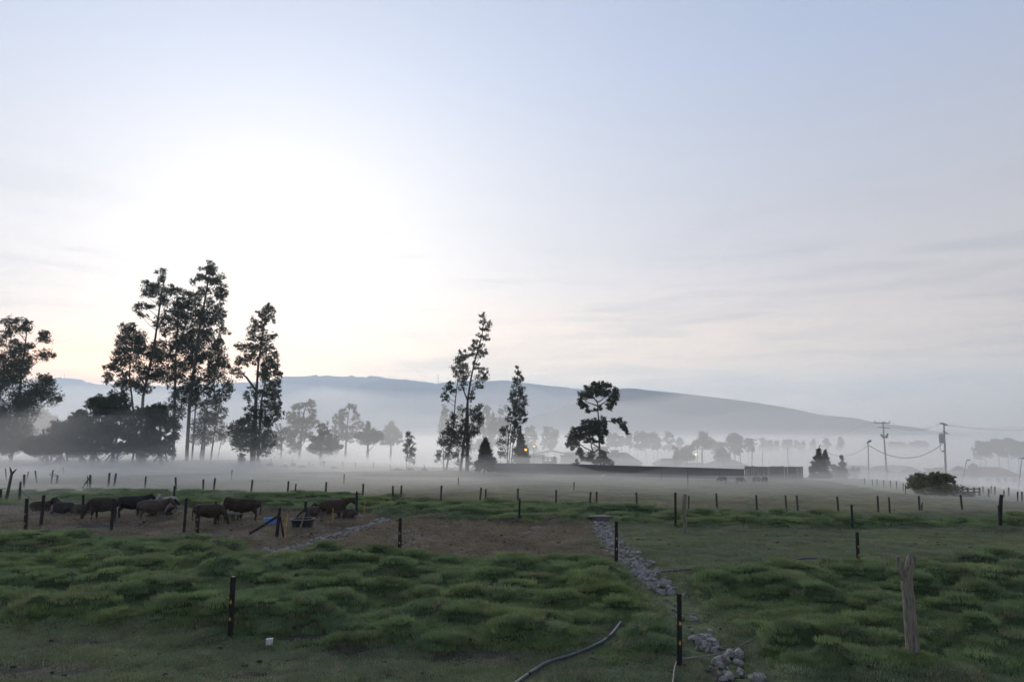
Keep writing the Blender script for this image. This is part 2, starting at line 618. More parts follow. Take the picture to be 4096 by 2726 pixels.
def hill(pts, Y0, Y1, label, tree_h, seed, run=3.0):
    """pts: crest pixels left to right, crest distance from Y0 (left) to Y1 (right)"""
    px = np.array([p[0] for p in pts], float)
    py = np.array([p[1] for p in pts], float)
    N = 520
    xs = np.linspace(px[0], px[-1], N)
    ys = np.interp(xs, px, py)
    k = np.ones(9) / 9
    ysm = np.convolve(np.pad(ys, 4, 'edge'), k, 'valid')
    yy = np.linspace(Y0, Y1, N)
    crest = np.array([at(a, b, c)[:] for a, b, c in zip(xs, ysm, yy)])
    jag = tree_h * (fbm(crest[:, 0] / 26, crest[:, 0] * 0 + seed, seed, 3) - .3)
    patch = sstep(.38, .6, fbm(crest[:, 0] / 160, crest[:, 0] * 0 + 3, seed + 5, 2))
    crest[:, 2] += np.maximum(jag, 0) * patch * 1.6
    rows = []
    T = [i / 26 for i in range(27)]
    base = -18.0
    for t in T:
        p = crest.copy()
        hgt = np.maximum(crest[:, 2] - base, 5)
        p[:, 1] -= hgt * run * t
        p[:, 0] *= p[:, 1] / crest[:, 1]
        f = (1 - t) ** 1.35
        nz = (fbm(p[:, 0] / 220, p[:, 1] / 220, seed + 9, 4) - .5) * hgt * .28 * math.sin(math.pi * t) ** 1.5
        p[:, 2] = base + hgt * f + nz
        rows.append(p)
    back = crest.copy()
    back[:, 1] += 500
    back[:, 2] = base
    rows = [back] + rows
    vs = np.vstack(rows)
    fs = []
    for r in range(len(rows) - 1):
        for c in range(N - 1):
            fs.append((r * N + c, (r + 1) * N + c, (r + 1) * N + c + 1, r * N + c + 1))
    me = bpy.data.meshes.new('hill')
    me.from_pydata(vs.tolist(), [], fs)
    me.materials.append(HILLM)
    tag(link('hill', me), label, 'hill', kind='structure')


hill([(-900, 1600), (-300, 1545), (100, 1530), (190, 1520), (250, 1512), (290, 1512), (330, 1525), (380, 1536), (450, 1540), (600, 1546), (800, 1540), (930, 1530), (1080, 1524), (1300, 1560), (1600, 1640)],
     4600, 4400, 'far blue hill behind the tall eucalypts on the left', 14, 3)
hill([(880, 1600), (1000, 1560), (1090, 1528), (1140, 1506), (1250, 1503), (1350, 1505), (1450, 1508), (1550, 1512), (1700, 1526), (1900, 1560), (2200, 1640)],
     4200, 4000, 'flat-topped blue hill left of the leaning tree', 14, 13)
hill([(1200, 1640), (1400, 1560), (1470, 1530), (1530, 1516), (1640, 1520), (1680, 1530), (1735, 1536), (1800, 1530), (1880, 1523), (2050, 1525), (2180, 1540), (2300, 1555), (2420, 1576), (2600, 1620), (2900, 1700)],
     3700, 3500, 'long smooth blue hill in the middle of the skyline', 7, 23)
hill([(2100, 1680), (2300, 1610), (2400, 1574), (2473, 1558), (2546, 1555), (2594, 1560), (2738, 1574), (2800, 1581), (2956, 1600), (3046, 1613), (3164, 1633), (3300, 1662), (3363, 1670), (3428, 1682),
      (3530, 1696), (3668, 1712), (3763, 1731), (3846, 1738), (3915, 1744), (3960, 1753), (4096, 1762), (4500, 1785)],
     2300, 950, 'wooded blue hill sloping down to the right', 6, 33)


# ================================================================= grass
def blade_tuft(n, rad, hmin, hmax, wid, lean, seed):
    r = random.Random(seed)
    vs, fs = [], []
    for _ in range(n):
        a, d = r.uniform(0, 2 * math.pi), rad * math.sqrt(r.random())
        x, y = d * math.cos(a), d * math.sin(a)
        h = r.uniform(hmin, hmax)
        la = a + r.gauss(0, 1.0)
        lx, ly = math.cos(la) * lean * h * r.uniform(.3, 1.4), math.sin(la) * lean * h * r.uniform(.3, 1.4)
        t = r.uniform(0, 2 * math.pi)
        wx, wy = math.cos(t) * wid, math.sin(t) * wid
        b = len(vs)
        vs += [(x - wx, y - wy, -.02), (x + wx, y + wy, -.02), (x + lx * .45 + wx * .8, y + ly * .45 + wy * .8, h * .62),
               (x + lx * .45 - wx * .8, y + ly * .45 - wy * .8, h * .62), (x + lx, y + ly, h * .92)]
        fs += [(b, b + 1, b + 2, b + 3), (b + 3, b + 2, b + 4)]
    return vs, fs


def grass_material():
    m = bpy.data.materials.new('grass_blades')
    m.use_nodes = True
    nt = m.node_tree
    nt.nodes.clear()
    a = nt.nodes.new('ShaderNodeAttribute')
    a.attribute_type = 'INSTANCER'
    a.attribute_name = 'tint'
    d = nt.nodes.new('ShaderNodeBsdfDiffuse')
    t = nt.nodes.new('ShaderNodeBsdfTranslucent')
    g = nt.nodes.new('ShaderNodeBsdfGlossy')
    g.inputs['Roughness'].default_value = .55
    g.inputs['Color'].default_value = (.5, .52, .55, 1)
    nt.links.new(a.outputs['Color'], d.inputs['Color'])
    nt.links.new(a.outputs['Color'], t.inputs['Color'])
    m1 = nt.nodes.new('ShaderNodeMixShader')
    m1.inputs[0].default_value = .38
    nt.links.new(d.outputs[0], m1.inputs[1])
    nt.links.new(t.outputs[0], m1.inputs[2])
    m2 = nt.nodes.new('ShaderNodeMixShader')
    m2.inputs[0].default_value = .035
    nt.links.new(m1.outputs[0], m2.inputs[1])
    nt.links.new(g.outputs[0], m2.inputs[2])
    o = nt.nodes.new('ShaderNodeOutputMaterial')
    nt.links.new(m2.outputs[0], o.inputs['Surface'])
    return m


def make_grass():
    kinds = []
    for s in range(4):
        kinds.append(blade_tuft(170, .19, .022, .068, .0032, .8, 100 + s))     # 0-3 lush
    for s in range(3):
        kinds.append(blade_tuft(120, .22, .015, .042, .0036, .8, 200 + s))    # 4-6 grazed
    for s in range(3):
        kinds.append(blade_tuft(34, .24, .02, .06, .005, 1.0, 300 + s))      # 7-9 dry
    for s in range(2):
        kinds.append(blade_tuft(14, .12, .08, .20, .0025, .7, 400 + s))      # 10-11 straw stalks
    vs, fs, kid = [], [], []
    for k, (v, f) in enumerate(kinds):
        b = len(vs)
        vs += v
        fs += [tuple(b + i for i in q) for q in f]
        kid += [k] * len(v)
    # scatter, thinning with distance
    N = 72000
    u = NR.rand(N)
    r = 9.0 + (78.0 - 9.0) * u ** 1.18
    th = NR.uniform(-1, 1, N) * np.radians(41.5)
    x, y = r * np.sin(th), r * np.cos(th)
    z, lush = terrain(x, y)
    col, mud, br = ground_colour(x, y, lush)
    n = fbm(x / 2.6, y / 1.9, 61, 3)
    nb = fbm(x / 0.6, y / 0.6, 63, 2)
    dr = np.minimum(seg_dist(x, y, DRAIN), seg_dist(x, y, DRAIN2))
    keep = (NR.rand(N) > mud * .9) & ~((br > .5) & (NR.rand(N) < .35)) & ~((dr < .55) & (NR.rand(N) < .88)) & inside(x, y, P_FIELD)
    brt = br > NR.uniform(.25, .85, N)
    br = np.where(brt, 1.0, 0.0)
    kind = np.where(lush > .45, NR.randint(0, 4, N), np.where(br > .5, NR.randint(7, 10, N), NR.randint(4, 7, N)))
    straw = (NR.rand(N) < .035) & (r < 40)
    kind = np.where(straw, NR.randint(10, 12, N), kind)
    hollow = fbm(x / 1.05, y / 0.55, 3, 2)
    keep &= ~((lush > .45) & (hollow < .36) & (NR.rand(N) < .5))
    j = NR.rand(N)[:, None]
    # the greens: fresh on the hummocks, paler grey-green where dew lies on grazed turf
    fresh = np.stack([.118 + .085 * n, .195 + .065 * n, .084 + .025 * nb], -1)
    dewy = np.stack([.155 + .065 * n, .195 + .065 * n, .118 + .03 * nb], -1)
    dry = np.stack([.150 + .08 * nb, .124 + .065 * nb, .084 + .04 * nb], -1)
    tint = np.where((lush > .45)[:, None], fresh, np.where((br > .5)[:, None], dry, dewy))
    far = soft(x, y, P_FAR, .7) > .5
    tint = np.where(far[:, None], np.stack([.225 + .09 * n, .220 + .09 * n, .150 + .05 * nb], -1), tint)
    mixd = (NR.rand(N) < .16) & (br <= .5)
    tint = np.where(mixd[:, None], tint * .5 + dry * .45, tint)
    tint = np.where(straw[:, None], dry * 1.25, tint)
    tint = tint * (.70 + .60 * j)
    scl = (1 + np.clip((r - 14) / 26, 0, 3)) * (.75 + .5 * NR.rand(N))
    hz = np.where(lush > .45, .75 + .7 * nb, .8 + .4 * nb)
    sc3 = np.stack([scl, scl, hz * np.minimum(scl, 1.35)], -1)
    I = np.where(keep)[0]
    pts = np.stack([x, y, z], -1)[I]
    me = bpy.data.meshes.new('grass')
    me.from_pydata(vs + pts.tolist(), [], fs)
    nv, npnt = len(vs), len(pts)
    a = me.attributes.new('kid', 'INT', 'POINT')
    a.data.foreach_set('value', kid + [-1] * npnt)
    a = me.attributes.new('pick', 'INT', 'POINT')
    a.data.foreach_set('value', [0] * nv + kind[I].tolist())
    a = me.attributes.new('sc3', 'FLOAT_VECTOR', 'POINT')
    a.data.foreach_set('vector', np.vstack([np.ones((nv, 3)), sc3[I]]).ravel())
    a = me.attributes.new('rot', 'FLOAT_VECTOR', 'POINT')
    rot = np.zeros((nv + npnt, 3))
    rot[nv:, 2] = NR.uniform(0, 6.283, npnt)
    a.data.foreach_set('vector', rot.ravel())
    a = me.attributes.new('tint', 'FLOAT_COLOR', 'POINT')
    a.data.foreach_set('color', np.vstack([np.ones((nv, 4)), np.hstack([tint[I], np.ones((npnt, 1))])]).ravel())
    gm = grass_material()
    me.materials.append(gm)
    o = tag(link('grass', me), 'hummocky green grass covering the near paddocks', 'grass', kind='stuff')
    ng = bpy.data.node_groups.new('tufts', 'GeometryNodeTree')
    ng.interface.new_socket('Geometry', in_out='INPUT', socket_type='NodeSocketGeometry')
    ng.interface.new_socket('Geometry', in_out='OUTPUT', socket_type='NodeSocketGeometry')
    nd, lk = ng.nodes, ng.links
    gi, go = nd.new('NodeGroupInput'), nd.new('NodeGroupOutput')

    def named(name, typ):
        q = nd.new('GeometryNodeInputNamedAttribute')
        q.data_type = typ
        q.inputs['Name'].default_value = name
        return q.outputs['Attribute']
    kidv = named('kid', 'INT')

    def cmp(val):
        q = nd.new('FunctionNodeCompare')
        q.data_type = 'INT'
        q.operation = 'EQUAL'
        lk.new(kidv, q.inputs[2])
        q.inputs[3].default_value = val
        return q.outputs[0]

    def separate(val):
        q = nd.new('GeometryNodeSeparateGeometry')
        q.domain = 'POINT'
        lk.new(gi.outputs[0], q.inputs[0])
        lk.new(cmp(val), q.inputs[1])
        return q.outputs[0]
    g2i = nd.new('GeometryNodeGeometryToInstance')
    for k in range(len(kinds) - 1, -1, -1):
        lk.new(separate(k), g2i.inputs[0])
    ip = nd.new('GeometryNodeInstanceOnPoints')
    lk.new(separate(-1), ip.inputs['Points'])
    lk.new(g2i.outputs[0], ip.inputs['Instance'])
    ip.inputs['Pick Instance'].default_value = True
    lk.new(named('pick', 'INT'), ip.inputs['Instance Index'])
    lk.new(named('rot', 'FLOAT_VECTOR'), ip.inputs['Rotation'])
    lk.new(named('sc3', 'FLOAT_VECTOR'), ip.inputs['Scale'])
    lk.new(ip.outputs[0], go.inputs[0])
    md = o.modifiers.new('tufts', 'NODES')
    md.node_group = ng


make_grass()


# ================================================================= air: haze and mist banks
def volume(name, col, density, g):
    m = bpy.data.materials.new(name)
    m.use_nodes = True
    nt = m.node_tree
    nt.nodes.clear()
    v = nt.nodes.new('ShaderNodeVolumePrincipled')
    v.inputs['Color'].default_value = (*col, 1)
    v.inputs['Density'].default_value = density
    v.inputs['Anisotropy'].default_value = g
    o = nt.nodes.new('ShaderNodeOutputMaterial')
    nt.links.new(v.outputs[0], o.inputs['Volume'])
    return m


hz = MB().box((-6500, -300, -24), (6500, 5200, 345))
tag(hz.build('haze', volume('haze_air', (0.74, 0.86, 1.0), HAZE_D, 0.3)), 'thin blue morning haze over the valley', 'haze', kind='stuff')


def mist(label, x0, x1, y0, y1, nx, ny, top, bot, density, col=(1.0, 0.99, 0.98)):
    gx, gy = np.meshgrid(np.linspace(x0, x1, nx), np.linspace(y0, y1, ny))
    zt = top(gx, gy)
    zb = np.full_like(zt, bot)
    zt = np.maximum(zt, zb + .05)
    vt = np.stack([gx.ravel(), gy.ravel(), zt.ravel()], -1)
    vb = np.stack([gx.ravel(), gy.ravel(), zb.ravel()], -1)
    n = nx * ny
    i, j = np.meshgrid(np.arange(ny - 1), np.arange(nx - 1), indexing='ij')
    a = (i * nx + j).ravel()
    q = np.stack([a, a + 1, a + nx + 1, a + nx], -1)
    fs = q.tolist() + (q[:, ::-1] + n).tolist()
    for k in range(nx - 1):
        fs.append((k + 1, k, n + k, n + k + 1))
        e = (ny - 1) * nx + k
        fs.append((e, e + 1, n + e + 1, n + e))
    for k in range(ny - 1):
        e = k * nx
        fs.append((e, e + nx, n + e + nx, n + e))
        e = k * nx + nx - 1
        fs.append((e + nx, e, n + e, n + e + nx))
    me = bpy.data.meshes.new('mist_bank')
    me.from_pydata(np.vstack([vt, vb]).tolist(), [], fs)
    me.polygons.foreach_set('use_smooth', [True] * len(me.polygons))
    me.materials.append(volume('mist', col, density, 0.42))
    tag(link('mist_bank', me), label, 'mist', kind='stuff')


def edge_out(x, y):
    return np.where(inside(x, y, P_FIELD), 0, seg_dist(x, y, EDGE))


def field_top(h, r0, r1, amp, seed):
    """mist lying on the pasture, thinning out over the crest"""
    def f(x, y):
        r = np.hypot(x * .8, y) + .15 * np.maximum(x, 0)
        on = sstep(r0, r1, r + 8 * (fbm(x / 14, y / 14, seed, 2) - .5))
        t = -.9 + (h + .9) * on + amp * (fbm(x / 11, y / 11, seed + 1, 3) - .5) * on
        k = 1 - sstep(8, 60, edge_out(x, y))
        return t * k - 17 * (1 - k)
    return f


def valley(h, amp, seed, y0, y1):
    def f(x, y):
        r = np.hypot(x * .7, y) - .8 * np.maximum(x - 40, 0)
        return -17 + (h + 17) * sstep(y0, y1, r + .25 * y0 * (fbm(x / 30, y / 30, seed + 3, 2) - .5)) + amp * (fbm(x / 52, y / 75, seed, 4) - .5)
    return f


def wedge(r0, r1, h, amp, seed):
    """a bank whose front rises slowly away from the camera, so it thins with height"""
    def f(x, y):
        r = np.hypot(x * .8, y) + 10 * (fbm(x / 16, y / 16, seed, 3) - .5) + .25 * np.maximum(x, 0)
        q = np.clip((r - r0) / (r1 - r0), 0, 1)
        return -1.2 + (h + 1.2) * q ** 1.25 + amp * (fbm(x / 13, y / 13, seed + 1, 3) - .5) * q
    return f


FT = [(.6, 20, 54, .9, 5), (1.4, 26, 70, 2.4, 15)]
for lab, a, d, b in zip(('thin ground mist lying over the middle pasture', 'pale mist over the far pasture'), FT, MIST_D[:2], (-17.0, -17.2)):
    mist(lab, -200, 200, 18, 200, 130, 100, field_top(*a), b, d)
mist('rising bank of mist around the trees behind the pasture', -260, 260, 30, 150, 140, 100, wedge(38, 126, 12, 7, 25), -17.4, MIST_D[2])
VT = [(-3.5, 8, 12, 105, 190), (2.5, 7, 22, 95, 230), (8, 7, 32, 100, 300), (15, 10, 42, 120, 380), (30, 18, 52, 150, 520)]
for lab, a, d, b in zip(('white mist pooled on the valley floor', 'drifting mist behind the wall and sheds', 'pale mist veil among the lower trees', 'thin mist veil among the valley trees', 'highest thin mist veil below the hills'), VT, MIST_D[3:], (-17.6, -17.8, -18.0, -18.2, -18.4)):
    mist(lab, -1600, 1600, 60, 1400, 200, 160, valley(*a), b, d)

# ================================================================= trees
def leaf_mesh(name, centres, sizes, material, L, droop=0.5, rng=None, fill=1.0):
    """centres (n,3) / sizes (n,3) of leaf clumps -> one mesh of small leaf faces"""
    rng = rng or NR
    P = []
    for c, s in zip(centres, sizes):
        area = math.pi * s[0] * s[2]
        n = int(max(24, fill * 5.6 * area / (L * L * .42)))
        k = max(6, int(n / 15))
        d = rng.normal(size=(k, 3))
        d /= np.linalg.norm(d, axis=1)[:, None]
        sub = d * (rng.rand(k, 1) ** .5) * np.array(s) * 1.2
        pick = rng.randint(0, k, n)
        sg = .15 * min(s[0], s[2]) + .3 * L
        P.append(np.array(c) + sub[pick] + rng.normal(size=(n, 3)) * sg * np.array([1, 1, .8]))
    P = np.vstack(P)
    n = len(P)
    a = rng.uniform(0, 2 * np.pi, n)
    tilt = rng.uniform(-.5, .5, n) - droop * 1.3
    dr = np.stack([np.cos(a) * np.cos(tilt), np.sin(a) * np.cos(tilt), np.sin(tilt)], -1)
    b = rng.uniform(0, 2 * np.pi, n)
    ref = np.stack([np.cos(b), np.sin(b), rng.uniform(-.5, .5, n)], -1)
    w = np.cross(dr, ref)
    w /= np.linalg.norm(w, axis=1)[:, None] + 1e-6
    ln = (L * rng.uniform(.45, 1.6, n))[:, None]
    wd = ln * rng.uniform(.17, .30, n)[:, None]
    v = np.stack([P - dr * ln * .5, P + w * wd, P + dr * ln * .5, P - w * wd], 1).reshape(-1, 3)
    me = bpy.data.meshes.new(name)
    me.vertices.add(n * 4)
    me.vertices.foreach_set('co', v.astype(np.float32).ravel())
    me.loops.add(n * 4)
    me.loops.foreach_set('vertex_index', np.arange(n * 4, dtype=np.int32))
    me.polygons.add(n)
    me.polygons.foreach_set('loop_start', np.arange(0, n * 4, 4, dtype=np.int32))
    me.polygons.foreach_set('loop_total', np.full(n, 4, dtype=np.int32))
    me.materials.append(material)
    me.update()
    me.validate()
    return me


def tree(name, label, Y, trunk, clumps, material='leaf', tw=12, cat='tree', fill=1.0, limbs=True, extra=(), group=None, droop=.5, base_z=None, depth=.9, Lk=.0022, cx=None):
    """trunk: list of pixels, base first (one or several stems); clumps: pixel ellipses"""
    stems = trunk if isinstance(trunk[0][0], (tuple, list)) else [trunk]
    W = [[at(a, b, Y) for a, b in st] for st in stems]
    for st in W:
        g = tz(st[0].x, st[0].y) - .15
        if st[0].z > g + .05 or base_z is not None:
            st.insert(0, Vector((st[0].x, st[0].y, g)))
    root = thing(name, label, cat, W[0][0] + Vector((0, 0, .15)), group)
    m = MB()
    pxm = Y / F_PX
    for st in W:
        n = len(st)
        m.tube(st, [tw * pxm * .5 * (1.25 if i == 0 else 1 - .78 * i / (n - 1)) for i in range(n)], 7)
    C, S = [], []
    rs = np.random.RandomState(abs(hash(label)) % 2 ** 31 if False else sum(ord(ch) * (i + 1) for i, ch in enumerate(label)) % 99991)
    for c in clumps:
        p = at(c[0], c[1], Y)
        rx, rz_ = c[2] * pxm, c[3] * pxm
        p.y += rs.normal() * rx * depth
        C.append(p[:])
        S.append((rx, max(rx, rz_) * .8, rz_))
        for _ in range(2):          # looser sprays around each clump
            a_ = rs.uniform(0, 2 * math.pi)
            f_ = rs.uniform(.85, 1.3)
            C.append((p.x + math.cos(a_) * rx * f_, p.y + rs.normal() * rx * .5, p.z + math.sin(a_) * rz_ * f_))
            S.append((rx * .42, rx * .42, rz_ * .42))
        if limbs:
            # a limb leaving the nearest stem a little lower down
            st = min(W, key=lambda s_: min((Vector((q.x, q.z)) - Vector((p.x, p.z))).length for q in s_))
            best, bd = None, 1e9
            for i in range(len(st) - 1):
                for t in (0, .2, .4, .6, .8, 1.0):
                    q = st[i].lerp(st[i + 1], t)
                    dz = p.z - q.z
                    if dz < .1 * abs(p.x - q.x):
                        continue
                    dd = abs((p - q).length - 0) + abs(dz - .9 * math.hypot(p.x - q.x, p.y - q.y)) * .8
                    if dd < bd:
                        best, bd = q, dd
            if best is not None and (p - best).length > rx * .5:
                mid = best.lerp(p, .55) + Vector((0, 0, -.08 * (p - best).length))
                r0 = max(.02, min(.09, .014 * (p - best).length + .015)) * max(1, Y / 100)
                m.tube([best, mid, p], [r0, r0 * .65, r0 * .25], 5, caps=False)
    for ex in extra:
        q = [at(a, b, Y) for a, b in ex]
        m.tube(q, [tw * pxm * .28 * (1 - .6 * i / (len(q) - 1)) for i in range(len(q))], 5, caps=False)
    m.build('trunk', M['bark'], root, smooth=True)
    L = max(.10, Lk * Y)
    me = leaf_mesh('crown', np.array(C) - np.array(root.location), S, M[material], L, droop, rs, fill)
    link('crown', me, root)
    return root


def zc(ox, oy, s):
    def f(seq):
        return [tuple([ox + c[0] / s, oy + c[1] / s] + [v / s for v in c[2:]]) for c in seq]
    return f


z1, z2, z5, z6, z8 = zc(0, 1000, 1.743), zc(400, 1000, 1.7425), zc(1000, 1500, 3.141), zc(1650, 1200, 2.09), zc(2100, 1450, 3.136)
zr, zq, z9 = zc(3200, 1600, 2.63), zc(2600, 1600, 3.366), zc(1900, 1700, 3.927)

tree('eucalyptus_tree', 'spreading dark eucalypt at the left edge of the photo', 101, z1([(75, 1475), (95, 1250), (130, 1050), (150, 850), (175, 660), (190, 540)]),
     z1([(190, 520, 70, 35), (120, 555, 45, 30), (245, 560, 45, 30), (290, 600, 50, 40), (60, 590, 35, 25), (40, 645, 45, 28), (110, 640, 35, 20), (215, 690, 90, 35), (305, 725, 48, 40), (135, 720, 55, 40),
         (20, 755, 50, 35), (-60, 740, 60, 50), (105, 790, 80, 45), (60, 860, 65, 45), (190, 830, 65, 55), (-40, 850, 70, 50), (285, 880, 45, 25), (240, 770, 40, 30), (120, 930, 90, 45), (225, 950, 100, 50),
         (335, 1025, 45, 50), (60, 1020, 60, 60), (-50, 960, 80, 60), (200, 1050, 100, 65), (290, 990, 60, 40), (130, 1140, 100, 85), (40, 1190, 80, 100), (-60, 1120, 90, 100), (150, 1270, 70, 75), (50, 1340, 95, 75),
         (190, 1330, 45, 45), (-60, 1300, 90, 110), (120, 1390, 60, 30)]), tw=15)

# the dense row of bushy trees under the tall eucalypts
for i, (cx_, top, hw, bot, tx, lab) in enumerate([
        (300, 1290, 85, 1425, 330, 'low bushy tree at the left end of the dense dark row'),
        (425, 1195, 85, 1430, 420, 'second bushy tree from the left in the dense dark row'),
        (560, 1110, 100, 1425, 570, 'rounded bushy tree third from the left in the dense dark row'),
        (690, 1005, 105, 1425, 650, 'tall bushy tree with ragged top in the middle of the dense dark row'),
        (840, 985, 110, 1425, 790, 'broadest bushy tree in the dense dark row under the eucalypts'),
        (985, 1080, 110, 1430, 975, 'bushy tree second from the right end of the dense dark row'),
        (1115, 1068, 90, 1430, 1120, 'bushy tree at the right end of the dense dark row')]):
    rs_ = random.Random(40 + i)
    cl = []
    for k in range(54):
        t = rs_.random()
        yy = top + 25 + (bot - top - 40) * t
        w_ = hw * (0.15 + 1.0 * math.sin(math.pi * min(1, .08 + t * .62)))
        cl.append((cx_ + rs_.uniform(-1, 1) * w_, yy, rs_.uniform(16, 40), rs_.uniform(14, 34)))
    tree('bushy_tree', lab, 96 + (i % 3) * 1.5, z1([(tx, 1478), (tx + rs_.uniform(-12, 12), 1380), (cx_, 1250), (cx_, top + 60)]), z1(cl), 'leaf2', tw=16, fill=1.25, group='dense dark row of bushy trees', droop=.2,
         extra=[z1([(tx + rs_.uniform(-60, 60), 1476), (tx + rs_.uniform(-40, 40), 1390)]) for _ in range(4)])

tree('eucalyptus_tree', 'eucalypt with two small crowns leaning left beside the tallest group', 103, z2([(258, 1452), (235, 1150), (205, 870), (212, 740), (235, 570)]),
     z2([(232, 545, 42, 32), (180, 570, 38, 38), (282, 600, 48, 42), (210, 622, 65, 48), (140, 660, 38, 32), (292, 660, 42, 38), (98, 712, 24, 20), (165, 702, 48, 24), (255, 690, 38, 28),
         (60, 806, 34, 22), (130, 822, 44, 28), (55, 868, 24, 36), (165, 858, 34, 22), (48, 915, 18, 18), (150, 930, 40, 30)]), tw=11)
tree('eucalyptus_tree', 'eucalypt with thin airy top and bare upper limbs in the tallest group', 106, z2([(285, 1452), (292, 1150), (300, 1020), (380, 650), (412, 420), (438, 260), (458, 180)]),
     z2([(458, 172, 34, 24), (425, 215, 22, 24), (345, 252, 48, 36), (322, 302, 36, 32), (398, 262, 26, 32), (370, 310, 20, 20), (320, 378, 44, 16), (268, 408, 26, 36), (352, 398, 32, 17), (300, 460, 28, 16),
         (390, 510, 32, 22), (360, 700, 85, 55), (325, 770, 95, 55), (405, 760, 65, 75), (300, 830, 65, 36), (420, 845, 55, 45), (350, 885, 75, 45), (185, 905, 45, 45), (250, 925, 65, 36), (330, 965, 55, 28)]), tw=16)
tree('eucalyptus_tree', 'broad dark eucalypt in the middle of the tallest group', 105, z2([(508, 1462), (520, 1100), (525, 800), (545, 450), (535, 300)]),
     z2([(510, 280, 50, 26), (572, 300, 46, 26), (642, 322, 42, 30), (478, 312, 40, 45), (450, 352, 36, 40), (560, 370, 62, 36), (622, 372, 55, 36), (500, 412, 55, 40), (590, 452, 55, 45), (662, 425, 45, 55),
         (470, 482, 45, 40), (540, 522, 46, 55), (620, 560, 66, 85), (455, 562, 36, 36), (570, 640, 76, 66), (500, 645, 46, 55), (478, 722, 36, 26), (622, 700, 76, 66), (540, 790, 55, 55), (642, 802, 55, 46),
         (560, 880, 55, 46), (490, 905, 36, 36), (622, 935, 55, 46), (520, 1005, 46, 55), (600, 1030, 46, 55), (490, 1090, 30, 50), (560, 1120, 36, 50)]), tw=15)
tree('eucalyptus_tree', 'tallest eucalypt with pointed crown on the left side', 104, z2([(602, 1470), (625, 1050), (690, 560), (722, 400), (758, 190), (766, 110)]),
     z2([(765, 102, 26, 26), (738, 135, 40, 26), (792, 150, 40, 30), (680, 193, 30, 24), (720, 180, 36, 26), (842, 180, 24, 18), (770, 202, 46, 26), (660, 232, 18, 22), (812, 222, 36, 30), (720, 285, 32, 36),
         (802, 285, 36, 30), (862, 265, 26, 30), (872, 302, 18, 26), (840, 330, 32, 30), (700, 350, 36, 36), (770, 362, 26, 30), (812, 402, 40, 30), (740, 432, 40, 36), (852, 447, 26, 36), (700, 470, 36, 46),
         (790, 482, 40, 40), (750, 502, 40, 36), (847, 510, 20, 26), (822, 555, 40, 26), (720, 562, 46, 36), (770, 592, 36, 36), (832, 630, 30, 26), (700, 640, 46, 46), (802, 672, 55, 46), (762, 722, 55, 46),
         (700, 742, 46, 36), (852, 762, 40, 46), (872, 802, 26, 36), (800, 802, 46, 36), (740, 832, 36, 36), (832, 872, 55, 46), (882, 932, 36, 46), (800, 942, 46, 36), (700, 902, 46, 46)]), tw=17)
tree('eucalyptus_tree', 'slender eucalypt right of the tallest trunk with hanging lower foliage', 108, z2([(640, 1470), (665, 1100), (700, 880)]),
     z2([(680, 972, 46, 46), (760, 992, 46, 36), (700, 1062, 55, 46), (740, 1152, 55, 46), (690, 1220, 46, 55), (655, 1300, 36, 50)]), tw=11, fill=.75)
tree('eucalyptus_tree', 'slender eucalypt with twin stems in the misty gap of the tallest group', 112, [z2([(698, 1470), (740, 1130), (760, 1000)]), z2([(716, 1470), (745, 1180)])],
     z2([(772, 1082, 36, 36), (782, 1170, 50, 46), (770, 1260, 55, 55), (730, 1320, 50, 40)]), tw=8, fill=.6)
tree('eucalyptus_tree', 'slender leaning eucalypt at the right edge of the tallest group', 107, z2([(770, 1470), (800, 1250), (832, 1080), (860, 960)]),
     z2([(882, 1002, 36, 46), (822, 1052, 46, 46), (862, 1122, 26, 36), (832, 1192, 36, 55), (850, 1290, 36, 46)]), tw=9, fill=.7)
tree('bare_tree', 'thin twiggy tree fading in mist right of the tallest group', 128, z2([(815, 1470), (840, 1350), (865, 1240)]),
     z2([(880, 1230, 30, 40), (850, 1300, 34, 34), (885, 1310, 22, 26)]), tw=7, fill=.3)

tree('eucalyptus_tree', 'lone tall eucalypt standing just right of the tallest group', 98, [z2([(1068, 1482), (1085, 1100), (1102, 800), (1138, 560), (1160, 410)]), z2([(1098, 1480), (1125, 1050), (1180, 780)]), z2([(1090, 980), (1020, 885), (965, 840)])],
     z2([(1160, 392, 30, 24), (1135, 425, 36, 26), (1192, 440, 22, 36), (1165, 482, 40, 26), (1085, 510, 30, 30), (1206, 480, 13, 22), (1130, 552, 30, 40), (1058, 560, 26, 36), (1192, 590, 26, 22), (1090, 612, 40, 26),
         (1150, 622, 36, 36), (990, 668, 30, 26), (1040, 692, 40, 30), (1130, 692, 55, 40), (1202, 680, 17, 26), (1212, 732, 30, 30), (960, 770, 30, 30), (1010, 762, 30, 36), (948, 842, 36, 24), (980, 872, 22, 22),
         (1060, 742, 36, 36), (1150, 772, 55, 46), (1232, 792, 26, 36), (1120, 852, 36, 36), (1182, 862, 46, 46), (1237, 872, 20, 46), (1152, 932, 46, 36), (1222, 942, 30, 36), (1070, 992, 42, 34), (1040, 1022, 22, 36),
         (1180, 1012, 46, 46), (1240, 1012, 20, 36), (1150, 1082, 55, 36), (1222, 1102, 36, 46), (1252, 1152, 26, 30), (1048, 1112, 36, 26)]), tw=16)
